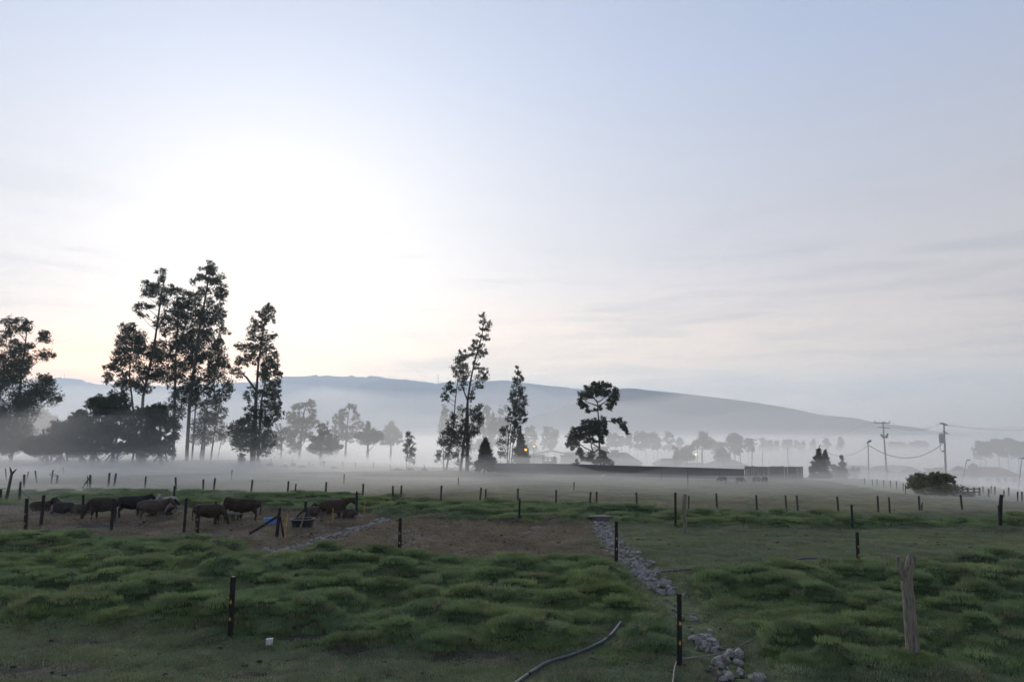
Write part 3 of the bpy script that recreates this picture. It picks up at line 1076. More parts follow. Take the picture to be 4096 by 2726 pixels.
tree('bushy_tree', 'rounded bushy tree around the foot of the lone tall eucalypt', 95, z2([(1055, 1482), (1050, 1300), (1070, 1180)]),
     z2([(1080, 1162, 80, 42), (1195, 1192, 46, 36), (1002, 1182, 26, 36), (1030, 1250, 76, 55), (962, 1292, 44, 60), (1110, 1272, 76, 70), (1060, 1352, 86, 55), (1168, 1302, 46, 55), (1130, 1395, 46, 32), (985, 1360, 40, 36)]), 'leaf2', tw=14, fill=.95)
tree('shrub', 'small dark conical shrub at the foot of the lone tall eucalypt', 96, z2([(990, 1490), (992, 1440)]),
     z2([(992, 1415, 12, 12), (992, 1440, 22, 16), (990, 1462, 30, 18), (992, 1482, 34, 12)]), 'conifer', tw=6, cat='shrub')

tree('eucalyptus_tree', 'rounded eucalypt in mist with lumpy crown left of the hills gap', 132, z5([(620, 1010), (640, 800), (672, 490), (715, 340)]),
     z5([(720, 342, 70, 34), (770, 400, 34, 55), (650, 400, 80, 36), (590, 412, 34, 24), (545, 478, 72, 36), (492, 532, 34, 24), (600, 542, 72, 34), (710, 542, 80, 42), (800, 502, 42, 50), (822, 572, 36, 36),
         (580, 612, 90, 42), (690, 622, 72, 50), (792, 622, 24, 34), (580, 702, 100, 50), (700, 702, 60, 42), (762, 722, 20, 24), (520, 782, 80, 60), (640, 782, 72, 50), (560, 862, 80, 50), (540, 940, 60, 42)]), tw=16)
tree('bare_tree', 'bare spiky treetop faint in the mist beside the lone eucalypt', 120, z5([(390, 1010), (395, 800), (400, 690)]),
     z5([(370, 700, 36, 60), (420, 690, 36, 60), (400, 780, 60, 50), (330, 860, 60, 70), (280, 800, 50, 80), (270, 900, 50, 60)]), tw=10, fill=0.6)
tree('airy_tree', 'airy feathery tree in mist between two rounded eucalypts', 115, z5([(885, 980), (895, 800), (915, 640)]),
     z5([(900, 620, 34, 40), (950, 640, 34, 46), (870, 680, 34, 46), (970, 690, 30, 36), (920, 720, 46, 30)]), tw=12, fill=0.75)
tree('bushy_tree', 'broad dark bush mass in mist below the airy feathery tree', 110, z5([(880, 1000), (885, 860)]),
     z5([(880, 800, 80, 40), (980, 760, 70, 46), (820, 860, 70, 50), (930, 860, 90, 60), (1030, 830, 60, 55), (780, 930, 70, 46), (880, 940, 80, 50), (990, 920, 80, 55), (1080, 900, 60, 40)]), 'leaf2', tw=14, fill=1.5)
tree('eucalyptus_tree', 'open eucalypt in mist with separate rounded tufts and bare stem', 137, z5([(1200, 960), (1215, 700), (1232, 540), (1248, 430)]),
     z5([(1250, 385, 46, 30), (1300, 395, 40, 34), (1160, 450, 50, 32), (1185, 500, 40, 36), (1105, 530, 50, 42), (1155, 555, 46, 40), (1080, 580, 26, 26), (1340, 485, 34, 34), (1310, 530, 34, 26), (1345, 590, 46, 26),
         (1115, 640, 72, 34), (1210, 652, 60, 34), (1290, 652, 34, 26), (1392, 642, 28, 42), (1340, 662, 20, 20), (1150, 712, 120, 42), (1270, 742, 76, 34), (1200, 800, 110, 50)]), tw=10)
tree('bushy_tree', 'hazy bushy hedge tree right of the open eucalypt in mist', 124, z5([(1480, 930), (1480, 720)]),
     z5([(1480, 640, 36, 36), (1450, 690, 46, 40), (1520, 700, 50, 42), (1580, 740, 60, 36), (1440, 760, 70, 40), (1540, 780, 80, 40), (1640, 755, 46, 30), (1380, 770, 50, 40), (1460, 830, 110, 40), (1620, 800, 60, 30)]), 'leaf2', tw=14, fill=1.5)
tree('eucalyptus_tree', 'pale hazy tree with pointed top halfway to the leaning tree', 150, z5([(1770, 900), (1772, 640)]),
     z5([(1772, 605, 26, 24), (1770, 650, 46, 36), (1740, 690, 46, 36), (1800, 690, 36, 40), (1770, 730, 70, 34), (1860, 720, 30, 30), (1865, 750, 30, 26), (1720, 700, 30, 26), (1770, 780, 90, 36), (1850, 785, 60, 32), (1700, 790, 60, 34), (1770, 840, 110, 36)]), tw=10, fill=1.5)
tree('sapling', 'slim young eucalypt standing alone left of the leaning tree', 83, [z5([(1965, 1182), (1975, 1000), (1990, 740)]), z5([(1980, 1180), (2025, 1040)])],
     z5([(1990, 735, 18, 22), (2002, 785, 36, 32), (1985, 830, 40, 32), (2022, 860, 40, 36), (1965, 890, 26, 30), (2040, 930, 26, 40), (1990, 930, 40, 36), (1950, 950, 20, 30), (1990, 1000, 34, 34), (2040, 1020, 24, 36), (2038, 1080, 24, 34), (1985, 1060, 18, 24)]),
     tw=5, fill=.7, Lk=.0026)

tree('eucalyptus_tree', 'tall slender eucalypt leaning right in the middle of the photo', 75, [z6([(400, 1432), (440, 1100), (462, 830), (492, 640), (522, 500), (580, 300), (600, 160)]), z6([(462, 840), (410, 710)])],
     z6([(582, 128, 18, 22), (592, 178, 28, 24), (642, 195, 20, 24), (602, 238, 36, 28), (572, 298, 32, 24), (612, 318, 28, 24), (522, 358, 32, 24), (500, 398, 24, 24), (560, 388, 40, 32), (604, 432, 22, 24),
         (508, 448, 28, 34), (570, 470, 36, 32), (532, 528, 22, 26), (592, 598, 32, 32), (570, 655, 48, 30), (550, 722, 30, 22), (502, 778, 24, 34), (468, 832, 22, 32), (604, 640, 20, 26), (545, 565, 22, 20),
         (420, 900, 32, 24), (550, 915, 40, 40), (515, 970, 60, 44), (565, 1030, 32, 36), (430, 1010, 32, 50), (470, 1070, 50, 44), (400, 1090, 40, 50), (540, 1090, 20, 36), (420, 1180, 50, 50), (502, 1120, 32, 26),
         (460, 1220, 24, 44), (470, 1350, 26, 34), (440, 1290, 26, 30)]), tw=13, fill=.72, Lk=.0023, droop=.8)
tree('eucalyptus_tree', 'slender eucalypt with oval crown just left of the leaning tree', 77, [z6([(282, 1425), (320, 1200), (345, 1050), (357, 850), (380, 650), (402, 460)]), z6([(262, 1420), (258, 1280)])],
     z6([(408, 442, 28, 24), (432, 488, 32, 32), (382, 498, 32, 32), (402, 555, 50, 42), (352, 588, 28, 32), (440, 610, 32, 36), (392, 640, 42, 34), (430, 680, 32, 30), (312, 708, 36, 24), (290, 738, 32, 24), (332, 758, 32, 24),
         (264, 780, 22, 24), (282, 820, 32, 20), (412, 738, 22, 24), (340, 970, 32, 24), (330, 1030, 42, 34), (280, 1100, 42, 42), (350, 1110, 50, 50), (260, 1170, 32, 50), (330, 1200, 50, 50), (300, 1280, 42, 50), (220, 1290, 28, 30), (215, 1325, 24, 20), (370, 1290, 28, 44), (380, 1370, 20, 28)]),
     tw=9, fill=.75, droop=.8, Lk=.0023)


def cone_clumps(cx_, top, bot, hw, n, seed, r0=16, r1=30):
    rs_ = random.Random(seed)
    out = [(cx_, top + 10, 8, 14)]
    for _ in range(n):
        t = rs_.random() ** .75
        w_ = hw * min(1, (t * 1.12) ** .8) * (1 if t < .82 else 1 - .9 * (t - .82))
        s = rs_.choice((-1, 1)) * rs_.random() ** .45
        r_ = r0 + (r1 - r0) * t
        out.append((cx_ + s * max(2, w_ - r_ * .7), top + 15 + (bot - top - 30) * t, r_, r_ * rs_.uniform(.7, 1.1)))
    return out


tree('cypress', 'dark conical cypress between the leaning tree and the wall', 71, z6([(600, 1436), (602, 1300), (612, 1180)]), z6(cone_clumps(608, 1150, 1425, 86, 60, 5)), 'conifer', tw=8, fill=1.0, limbs=False, droop=0, depth=.8)
tree('eucalyptus_tree', 'narrow spire-shaped eucalypt with thin stems behind the wall', 82, [z6([(792, 1375), (802, 1150), (850, 900), (880, 600)]), z6([(806, 1375), (822, 1160), (860, 980)]), z6([(826, 1375), (846, 1150), (890, 900)]), z6([(795, 1300), (750, 1200)])],
     z6([(878, 568, 10, 16), (880, 606, 22, 24), (868, 658, 28, 26), (912, 640, 16, 26), (858, 708, 28, 26), (912, 748, 24, 28), (850, 768, 32, 34), (902, 798, 42, 34), (838, 828, 32, 34), (942, 850, 20, 24), (882, 878, 50, 36),
         (832, 920, 32, 34), (922, 930, 32, 34), (872, 968, 56, 36), (808, 990, 24, 24), (935, 1000, 22, 24), (862, 1040, 50, 34), (780, 1080, 32, 32), (842, 1108, 42, 32), (750, 1120, 24, 24), (728, 1180, 32, 18), (772, 1190, 24, 18), (832, 1160, 32, 24), (902, 1090, 20, 24), (742, 1275, 30, 26), (760, 1300, 24, 16)]),
     tw=7, fill=.85, droop=.7)
tree('cypress', 'dark conical cypress with an orange lamp before it, behind the wall', 84, z6([(900, 1375), (902, 1250), (905, 1160)]), z6(cone_clumps(905, 1118, 1362, 70, 48, 8)), 'conifer', tw=8, fill=.95, limbs=False, droop=0, depth=.8)

tree('eucalyptus_tree', 'umbrella-shaped eucalypt with two-tiered rounded crown behind the wall', 78, z8([(952, 1300), (936, 1100), (922, 700), (908, 510), (902, 460)]),
     z8([(860, 262, 40, 30), (960, 268, 52, 32), (902, 312, 72, 44), (800, 332, 52, 34), (1030, 300, 38, 34), (1000, 370, 72, 44), (1130, 360, 42, 38), (1152, 410, 36, 34), (722, 390, 42, 38), (780, 420, 50, 42), (872, 385, 66, 38), (702, 480, 34, 44), (742, 530, 44, 34), (790, 605, 34, 24),
         (1100, 450, 50, 44), (1060, 520, 38, 44), (1062, 575, 28, 24), (1112, 502, 24, 26), (880, 592, 24, 20), (942, 560, 20, 26),
         (770, 738, 50, 34), (870, 738, 50, 34), (722, 800, 50, 42), (820, 810, 78, 52), (930, 800, 66, 52), (982, 698, 22, 28), (1002, 760, 22, 44), (1002, 850, 32, 42), (640, 858, 60, 38), (580, 930, 50, 42), (550, 1000, 36, 42), (620, 1000, 46, 42), (672, 930, 42, 44), (590, 1062, 22, 30),
         (760, 900, 60, 42), (850, 890, 60, 42), (950, 900, 46, 42), (800, 970, 50, 32), (870, 982, 32, 24), (962, 970, 30, 34), (965, 1005, 14, 18),
         (1112, 730, 30, 28), (1175, 730, 32, 32), (1220, 780, 34, 34), (1252, 840, 24, 26), (1280, 890, 14, 20), (1240, 820, 24, 30),
         (700, 1130, 42, 42), (770, 1205, 46, 34), (840, 1170, 40, 42), (980, 1150, 46, 42), (970, 1220, 52, 44), (1052, 1240, 44, 34), (880, 1240, 46, 26), (1085, 1262, 24, 18), (690, 1095, 30, 30)]),
     tw=11, fill=1.9, limbs=False, Lk=.0023,
     extra=[z8([(930, 1075), (860, 1130), (845, 1110), (750, 1065), (690, 1020), (672, 960)]), z8([(858, 1130), (830, 1040), (850, 1000), (850, 900)]), z8([(925, 1060), (860, 1020), (800, 960)]), z8([(922, 770), (1000, 732), (1090, 738), (1180, 735)]),
            z8([(905, 490), (850, 430), (790, 400)]), z8([(906, 500), (960, 470), (1010, 420)]), z8([(908, 540), (830, 510), (760, 490)]), z8([(910, 560), (990, 500), (1050, 470)]), z8([(922, 720), (880, 800), (800, 850)]), z8([(918, 700), (960, 760), (1000, 800)])])
tree('shrub', 'small ragged shrub behind the wall left of the umbrella-shaped tree', 76, z9([(1605, 640), (1608, 590)]), z9([(1605, 560, 14, 18), (1600, 590, 30, 18), (1545, 605, 26, 9), (1620, 605, 26, 14)]), 'leaf2', tw=4, cat='shrub', fill=.7)

# ---- far trees, standing in the valley mist
def far_tree(px, top, bot, hw, Y, label, kind='euc', seed=0, name=None):
    rs_ = random.Random(seed + int(px))
    cl = []
    h = bot - top
    if kind == 'euc':
        cl.append((px, top + .1 * h, hw * .36, h * .1))
        for k in range(11):
            t = rs_.uniform(.12, .85)
            cl.append((px + rs_.uniform(-1, 1) * hw * (.35 + .6 * t), top + h * t, hw * rs_.uniform(.26, .42), h * rs_.uniform(.07, .12)))
    elif kind == 'cone':
        cl = cone_clumps(px, top, bot, hw, 26, seed, hw * .22, hw * .42)
    else:
        for k in range(16):
            a, d = rs_.uniform(0, math.pi), rs_.random() ** .5
            cl.append((px + math.cos(a) * hw * d * .8, top + h * .62 - math.sin(a) * h * .45 * d, hw * rs_.uniform(.25, .4), h * rs_.uniform(.14, .22)))
        cl.append((px, top + h * .7, hw * .8, h * .25))
    for k in range(6):
        cl.append((px + rs_.uniform(-1, 1) * hw * .8, bot + h * rs_.uniform(-.1, .3), hw * rs_.uniform(.3, .45), h * .14))
    nm = name or {'euc': 'eucalyptus_tree', 'cone': 'cypress', 'round': 'round_tree'}[kind]
    tree(nm, label, Y, [(px, bot), (px, top + .25 * h)], cl, 'conifer' if kind == 'cone' else 'leaf2', tw=max(3, hw * .18), fill=1.0 if kind != 'euc' else .85, limbs=False, base_z=1, group='trees fading in the valley mist', Lk=.0025, droop=.3)


p6 = lambda x, y: (1650 + x / 2.09, 1200 + y / 2.09)
for (x, t, b, w, Y, k, lab) in [
        (262, 885, 1160, 46, 330, 'euc', 'pale blue eucalypt in far mist left of the slender oval-crowned tree'),
        (330, 925, 1170, 34, 330, 'euc', 'pale blue tree in far mist behind the slender oval-crowned tree'),
        (392, 918, 1170, 40, 320, 'euc', 'blue-grey tree in far mist left of the leaning trunk'),
        (490, 885, 1170, 40, 325, 'euc', 'blue-grey tree in far mist right behind the leaning trunk'),
        (565, 930, 1170, 36, 325, 'euc', 'blue-grey tree in far mist seen past the leaning tree foliage'),
        (622, 878, 1170, 42, 315, 'euc', 'pointed blue-grey tree in far mist above the dark cypress'),
        (672, 945, 1170, 42, 315, 'round', 'dense blue-grey tree in far mist right above the dark cypress'),
        (735, 880, 1170, 32, 320, 'euc', 'tufted blue-grey eucalypt in far mist left of the narrow spire'),
        (782, 862, 1170, 28, 320, 'euc', 'tufted blue-grey eucalypt in far mist touching the narrow spire'),
        (1008, 1045, 1200, 34, 400, 'euc', 'pale round-tufted eucalypt in far mist right of the narrow spire'),
        (965, 1065, 1190, 26, 400, 'euc', 'pale small eucalypt in far mist beside the narrow spire'),
        (1125, 1052, 1200, 46, 390, 'euc', 'pale broad eucalypt in far mist above the open shed'),
        (1185, 1078, 1190, 32, 395, 'round', 'pale rounded eucalypt in far mist above the shed ridge')]:
    a, c = p6(x, t)
    far_tree(a, c, p6(x, b)[1], w / 2.09, Y, lab, k, 3)
p8 = lambda x, y: (2100 + x / 3.136, 1450 + y / 3.136)
for (x, t, b, w, Y, k, lab) in [
        (600, 805, 960, 40, 400, 'round', 'faint tree peeking out left of the umbrella-shaped eucalypt'),
        (1060, 875, 1000, 50, 420, 'euc', 'faint tree in mist just right of the umbrella-shaped eucalypt'),
        (1130, 882, 1000, 34, 420, 'euc', 'faint small tree in mist under the right arm of the umbrella-shaped eucalypt'),
        (1205, 925, 1010, 50, 430, 'round', 'faint low tree in mist under the hanging right arm'),
        (1305, 885, 1010, 46, 410, 'euc', 'faint tree in mist right of the hanging right arm'),
        (1412, 868, 1020, 38, 390, 'cone', 'blue-grey pointed tree at the left of a mist-bound clump'),
        (1510, 855, 1030, 66, 390, 'round', 'broad blue-grey tree in the middle of a mist-bound clump'),
        (1612, 870, 1030, 52, 385, 'cone', 'blue-grey pointed tree at the right of a mist-bound clump'),
        (1660, 905, 1030, 40, 390, 'cone', 'small pointed tree ending the mist-bound clump on the right'),
        (1795, 872, 1040, 62, 430, 'euc', 'feathery pale tree alone in mist right of the clump'),
        (1945, 945, 1050, 44, 450, 'euc', 'small faint tree in mist left of the dark tree above the lamp')]:
    a, c = p8(x, t)
    far_tree(a, c, p8(x, b)[1], w / 3.136, Y, lab, k, 5)
pq = lambda x, y: (2600 + x / 3.366, 1600 + y / 3.366)
tree('eucalyptus_tree', 'dark eucalypt rising from mist above the pale street lamp', 210, zq([(700, 720), (705, 560)]),
     zq([(690, 445, 34, 24), (735, 470, 50, 34), (690, 500, 50, 40), (770, 480, 34, 30), (790, 530, 40, 46), (735, 550, 60, 46), (650, 545, 40, 34), (610, 585, 30, 24), (680, 600, 60, 34), (790, 600, 26, 40), (760, 640, 26, 30), (735, 600, 40, 30)]), tw=10, group='trees fading in the valley mist')
for (x, t, b, w, Y, k, lab) in [
        (895, 525, 690, 80, 330, 'round', 'pale bush in mist between the dark eucalypt and the round-topped tree'),
        (1140, 432, 640, 112, 270, 'round', 'big round-topped grey tree behind the twin crossarm poles'),
        (1325, 505, 640, 56, 300, 'round', 'grey tree half hidden by the tall crossarm pole'),
        (350, 622, 900, 44, 150, 'cone', 'slim dark cypress left of the pale street lamp'),
        (1520, 510, 650, 40, 520, 'euc', 'first faint speck tree in the far mist right of the crossarm pole'),
        (1610, 540, 650, 40, 520, 'round', 'second faint speck tree in the far mist right of the crossarm pole'),
        (1705, 550, 650, 22, 520, 'euc', 'third faint speck tree in the far mist right of the crossarm pole'),
        (1812, 540, 660, 26, 520, 'euc', 'fourth faint speck tree in the far mist beside the thin pole'),
        (1885, 522, 660, 40, 510, 'euc', 'fifth faint speck tree in the far mist just right of the thin pole'),
        (1985, 550, 660, 40, 520, 'euc', 'sixth faint speck tree in the far mist right of the thin pole'),
        (2055, 555, 660, 24, 520, 'euc', 'seventh faint speck tree in the far mist left of the conifers'),
        (2195, 540, 660, 34, 520, 'euc', 'eighth faint speck tree in the far mist above the conifers')]:
    a, c = pq(x, t)
    far_tree(a, c, pq(x, b)[1], w / 3.366, Y, lab, k, 7)
tree('shrub', 'broad willow-like bush left of the pale street lamp', 148, zq([(490, 880), (490, 750)]), zq([(520, 640, 60, 30), (450, 660, 46, 30), (560, 660, 36, 46), (430, 710, 40, 46), (500, 710, 76, 46), (490, 780, 90, 50), (540, 760, 50, 60), (430, 790, 40, 50)]), 'olive', tw=10, cat='shrub', fill=1.1, droop=.9)
tree('shrub', 'dark lumpy bush in mist with two tufts left of the crossarm poles', 150, zq([(980, 900), (980, 760)]), zq([(965, 665, 22, 26), (1005, 670, 22, 26), (980, 710, 56, 36), (930, 735, 30, 36), (1030, 740, 30, 46), (980, 780, 80, 60), (920, 800, 40, 50), (1060, 740, 16, 30)]), 'leaf2', tw=10, cat='shrub', fill=1.1)

pr = lambda x, y: (3200 + x / 2.63, 1600 + y / 2.63)
tree('cypress', 'ragged dark conifer with a pole behind its tip, right of the plank fence', 66, zr([(190, 850), (198, 700), (204, 540)]), zr(cone_clumps(200, 510, 850, 108, 62, 15, 14, 30)), 'conifer', tw=7, fill=.95, limbs=False, droop=-.5, depth=.8)
tree('cypress', 'conifer with feathery tilted tip right behind the ragged dark one', 68, zr([(262, 850), (262, 700), (268, 560)]), zr(cone_clumps(268, 532, 850, 60, 36, 16, 12, 26)), 'conifer', tw=6, fill=.85, limbs=False, droop=-.6, depth=.8)
tree('cypress', 'smaller conifer standing right of the two ragged ones', 70, zr([(430, 850), (438, 620)]), zr(cone_clumps(438, 585, 850, 66, 44, 17, 12, 26)), 'conifer', tw=6, fill=.9, limbs=False, droop=-.3, depth=.8)
tree('shrub', 'low bush filling the gap between the conifers', 72, zr([(345, 850), (345, 780)]), zr([(340, 690, 26, 30), (350, 750, 40, 46), (330, 810, 46, 40), (380, 800, 30, 40)]), 'leaf2', tw=6, cat='shrub')
tree('shrub', 'upright olive bush before the house beside the conifers', 90, zr([(575, 860), (575, 790)]), zr([(555, 725, 20, 22), (600, 730, 18, 22), (575, 760, 40, 34), (570, 810, 46, 40), (600, 830, 30, 30)]), 'olive', tw=6, cat='shrub')
tree('shrub', 'wide rounded olive shrub at the field edge on the right', 47.5, zr([(1400, 985), (1400, 900)]),
     zr([(1390, 800, 110, 34), (1300, 820, 76, 36), (1480, 810, 76, 32), (1540, 825, 66, 40), (1230, 850, 60, 40), (1185, 870, 30, 36), (1600, 870, 50, 50), (1420, 850, 120, 50), (1310, 880, 100, 56), (1520, 890, 100, 56), (1400, 930, 180, 46), (1250, 930, 70, 40), (1580, 940, 70, 36), (1640, 900, 20, 40)]), 'olive', tw=8, cat='shrub', fill=1.7, Lk=.0030, droop=-.2)
for (x, t, b, w, Y, k, lab) in [
        (845, 680, 830, 90, 150, 'round', 'hazy rounded tree behind the leaning house-side pole'),
        (1440, 702, 800, 96, 190, 'round', 'hazy low tree behind the transformer pole'),
        (1665, 690, 790, 56, 200, 'round', 'hazy small tree left of the leaning lamp post'),
        (1832, 662, 780, 48, 190, 'round', 'round-headed tree at the end of the red-roofed house'),
        (425, 392, 480, 26, 480, 'euc', 'faint far tree above the conifers below the hill'),
        (280, 408, 480, 30, 500, 'euc', 'faint far tree above the ragged conifer tip'),
        (1020, 435, 500, 80, 560, 'round', 'dim far copse between the two big utility poles, left part'),
        (1255, 430, 510, 90, 560, 'round', 'dim far copse between the two big utility poles, right part'),
        (1890, 420, 560, 62, 320, 'round', 'blue-grey tree starting the wooded bank at the right edge'),
        (1945, 455, 560, 66, 320, 'round', 'low blue-grey tree within the wooded bank at the right edge'),
        (2085, 405, 540, 90, 320, 'round', 'broad blue-grey tree in the wooded bank at the right edge'),
        (2180, 395, 530, 80, 320, 'round', 'tallest blue-grey tree in the wooded bank at the right edge'),
        (2290, 425, 560, 80, 320, 'round', 'blue-grey tree at the far right of the wooded bank'),
        (2390, 430, 570, 90, 320, 'round', 'blue-grey tree cut by the right edge of the photo')]:
    a, c = pr(x, t)
    far_tree(a, c, pr(x, b)[1], w / 2.63, Y, lab, k, 9)
p1_ = lambda x, y: (x / 1.743, 1000 + y / 1.743)
for (x, t, b, w, Y, k, lab) in [
        (290, 1090, 1300, 78, 210, 'round', 'hazy rounded tree between the left-edge eucalypt and the dark row'),
        (380, 1160, 1300, 50, 220, 'round', 'hazy low tree behind the left end of the dark row')]:
    a, c = p1_(x, t)
    far_tree(a, c, p1_(x, b)[1], w / 1.743, Y, lab, k, 11)

# ================================================================= fences
def post_mesh(p0, p1, r, n=8, jit=.12, pointed=False, mb=None):
    """from the foot p0 up to the top p1"""
    m = mb or MB()
    d = (p1 - p0)
    L = d.length
    u = d / L
    pts = [p0 - u * .25, p0 + u * L * .3, p0 + u * L * .65, p1 - u * .02]
    rad = [r * 1.05, r * 1.02, r * .98, r * .95]
    if pointed:
        pts[-1] = p1 - u * .12
        pts.append(p1)
        rad.append(r * .15)
    else:
        pts.append(p1)
        rad.append(r * .82)
    m.tube(pts, rad, n, jit=jit)
    return m


def post_ends(tx, ty, bx, by):
    b = foot(bx, by)
    t = at(tx, ty, b.y)
    return b, t


def fence(label, posts, wires=(), mname='post', insul=(), name='wire_fence', wire_r=.0016, ext=(None, None), cat='fence'):
    """posts: (top px, bottom px, width px[, pointed]) in order; wires: heights as a share of the post"""
    ends = [post_ends(p[0], p[1], p[2], p[3]) for p in posts]
    c = ends[0][0]
    root = thing(name, label, cat, Vector((c.x, c.y, tz(c.x, c.y))))
    for p, (b, t) in zip(posts, ends):
        r = p[4] * b.y / F_PX * .5
        o = post_mesh(b, t, r, pointed=len(p) > 5 and p[5] == 'pt').build('post', M[p[6] if len(p) > 6 else mname], root)
        for s in insul:
            q = b.lerp(t, s)
            k = MB()
            y_ = q.y - r * 1.02
            k.tube([(q.x, y_ + .012, q.z - .045), (q.x, y_ - .004, q.z - .02), (q.x, y_ - .008, q.z), (q.x, y_ - .004, q.z + .02), (q.x, y_ + .012, q.z + .045)], [.006, .012, .018, .012, .006], 6)
            k.box((q.x - .02, y_ - .012, q.z - .007), (q.x + .02, y_ + .004, q.z + .007))
            k.build('insulator', M['yellow'], o)
    for s in wires:
        pts = [b.lerp(t, s) - Vector((0, t.y * 0 + .02, 0)) for b, t in ends]
        pts = [Vector((q.x, q.y - posts[i][4] * ends[i][0].y / F_PX * .5 - .005, q.z)) for i, q in enumerate(pts)]
        if ext[0]:
            pts.insert(0, pts[0] + Vector((ext[0][0], ext[0][1], 0)))
        if ext[1]:
            pts.append(pts[-1] + Vector((ext[1][0], ext[1][1], 0)))
        full = []
        for a, b in zip(pts[:-1], pts[1:]):
            for k in range(6):
                q = a.lerp(b, k / 6)
                q.z -= .05 * 4 * (k / 6) * (1 - k / 6)
                full.append(q)
        full.append(pts[-1])
        MB().tube(full, wire_r, 4).build('wire', M['wire'], root)
    return root


D = D2P
def dp(rows, w):
    return [(a * D, b * D, c * D, d * D, w * (1 if len(r_) == 0 else r_[0]), *(r_[1:])) for a, b, c, d, *r_ in rows]


fence('nearest wire fence with two black posts and yellow insulators',
      [(933, 2304, 920, 2559, 22), (2717, 2373, 2718, 2669, 20)], wires=(.60, .34), insul=(.60, .34), ext=((-11, 1.2), (9.5, -.6)))
fence('second wire fence of black posts along the near edge of the brown paddock',
      dp([(62, 1146, 58, 1236), (458, 1160, 452, 1245), (921, 1190, 919, 1280), (1418, 1198, 1418, 1298), (1972, 1223, 1975, 1306)], 14), wires=(.62, .36), insul=(.60, .36), ext=((-12, 1), (12, -1)))
fence('pen fence of black posts in front of the standing cattle',
      dp([(2, 1124, 0, 1163, .8), (101, 1138, 94, 1209), (192, 1138, 190, 1195, .8), (262, 1145, 256, 1222), (429, 1145, 423, 1225, .9), (498, 1152, 495, 1210, .8)], 12), wires=(.6, .35))
fence('wire fence of thin black posts along the back of the brown paddock',
      dp([(402, 1117, 398, 1175, .9), (821, 1128, 820, 1186, 1, 'pt'), (1196, 1144, 1194, 1204, .9, 'pt'), (1554, 1132, 1554, 1213, 1), (1959, 1160, 1962, 1217, 1)], 9.5), wires=(.62, .36))
row3 = [(252, 1087, 249, 1122), (267, 1088, 262, 1121), (336, 1095, 333, 1127, .85), (404, 1097, 405, 1133), (468, 1102, 467, 1135), (495, 1099, 491, 1135), (581, 1103, 577, 1140), (664, 1106, 661, 1143), (681, 1112, 678, 1146, .8), (751, 1108, 748, 1146),
        (836, 1112, 834, 1150), (904, 1117, 904, 1155), (924, 1116, 922, 1153), (1016, 1116, 1014, 1157), (1107, 1121, 1104, 1158), (1118, 1124, 1116, 1165, .8), (1192, 1123, 1191, 1160), (1280, 1126, 1279, 1165), (1359, 1131, 1356, 1176), (1373, 1130, 1372, 1168),
        (1464, 1132, 1466, 1171), (1585, 1140, 1584, 1180, .8), (1648, 1134, 1650, 1174), (1740, 1138, 1742, 1178), (1807, 1139, 1811, 1185, .9), (1833, 1139, 1836, 1177), (1926, 1141, 1929, 1180), (2019, 1140, 2021, 1180), (2045, 1143, 2048, 1189, .9), (2114, 1140, 2116, 1176), (2210, 1138, 2214, 1175)]
fence('long fence of many short posts crossing the misty pasture', dp(row3, 8), wires=(.75, .45), mname='farpost', wire_r=.002)
fence('faint fence of thin posts in the mist beyond the long fence',
      dp([(146, 1075, 145, 1090), (534, 1080, 532, 1105), (792, 1090, 791, 1115), (1055, 1098, 1054, 1120), (1321, 1108, 1320, 1130)], 4.5), wires=(.6,), mname='farpost', wire_r=.002)
crest_posts = []
for x, t, b in ((125, 1060, 1140), (265, 1050, 1122), (528, 1075, 1130), (743, 1085, 1157), (792, 1120, 1160), (935, 1075, 1162), (1166, 1085, 1166), (1326, 1100, 1175), (1550, 1090, 1172), (1762, 1115, 1176), (2190, 1125, 1188)):
    crest_posts.append((1000 + x / 3.141, 1500 + t / 3.141, 1000 + x / 3.141, 1500 + b / 3.141, 3.2))
fence('faint far fence of thin posts along the crest under the trees', crest_posts, mname='farpost')
wall_posts = []
for x, t, b in ((403, 572, 740), (925, 578, 750), (1333, 600, 770), (2165, 615, 800)):
    wall_posts.append((1900 + x / 3.927, 1700 + t / 3.927, 1900 + x / 3.927, 1700 + b / 3.927, 2.6))
for x, t, b in ((153, 893, 1090), (510, 905, 1180), (935, 912, 1110)):
    wall_posts.append((2600 + x / 3.366, 1600 + t / 3.366, 2600 + x / 3.366, 1600 + b / 3.366, 2.8))
fence('thin pale posts of a wire fence before the dark wall', wall_posts, mname='plank')
pad = []
for x, t, b in ((1385, 930, 1000), (1925, 905, 960), (2012, 900, 960), (2050, 905, 985), (2145, 945, 1020), (2195, 915, 1000), (2290, 960, 1070), (2335, 960, 1070), (1985, 930, 1020)):
    pad.append((3200 + x / 2.63, 1600 + t / 2.63, 3200 + x / 2.63, 1600 + b / 2.63, 6))
fence('crowded wooden fence posts right of the wide olive shrub', pad[1:], mname='farpost')
slope = []
for x, t, b in ((680, 820, 890), (760, 835, 905), (810, 830, 905), (880, 840, 915), (950, 845, 930), (1015, 850, 940), (1085, 870, 960), (1108, 880, 1000)):
    slope.append((3200 + x / 2.63, 1600 + t / 2.63, 3200 + (x + 3) / 2.63, 1600 + b / 2.63, 3.6))
fence('leaning thin fence posts on the misty slope left of the olive shrub', slope, mname='farpost')

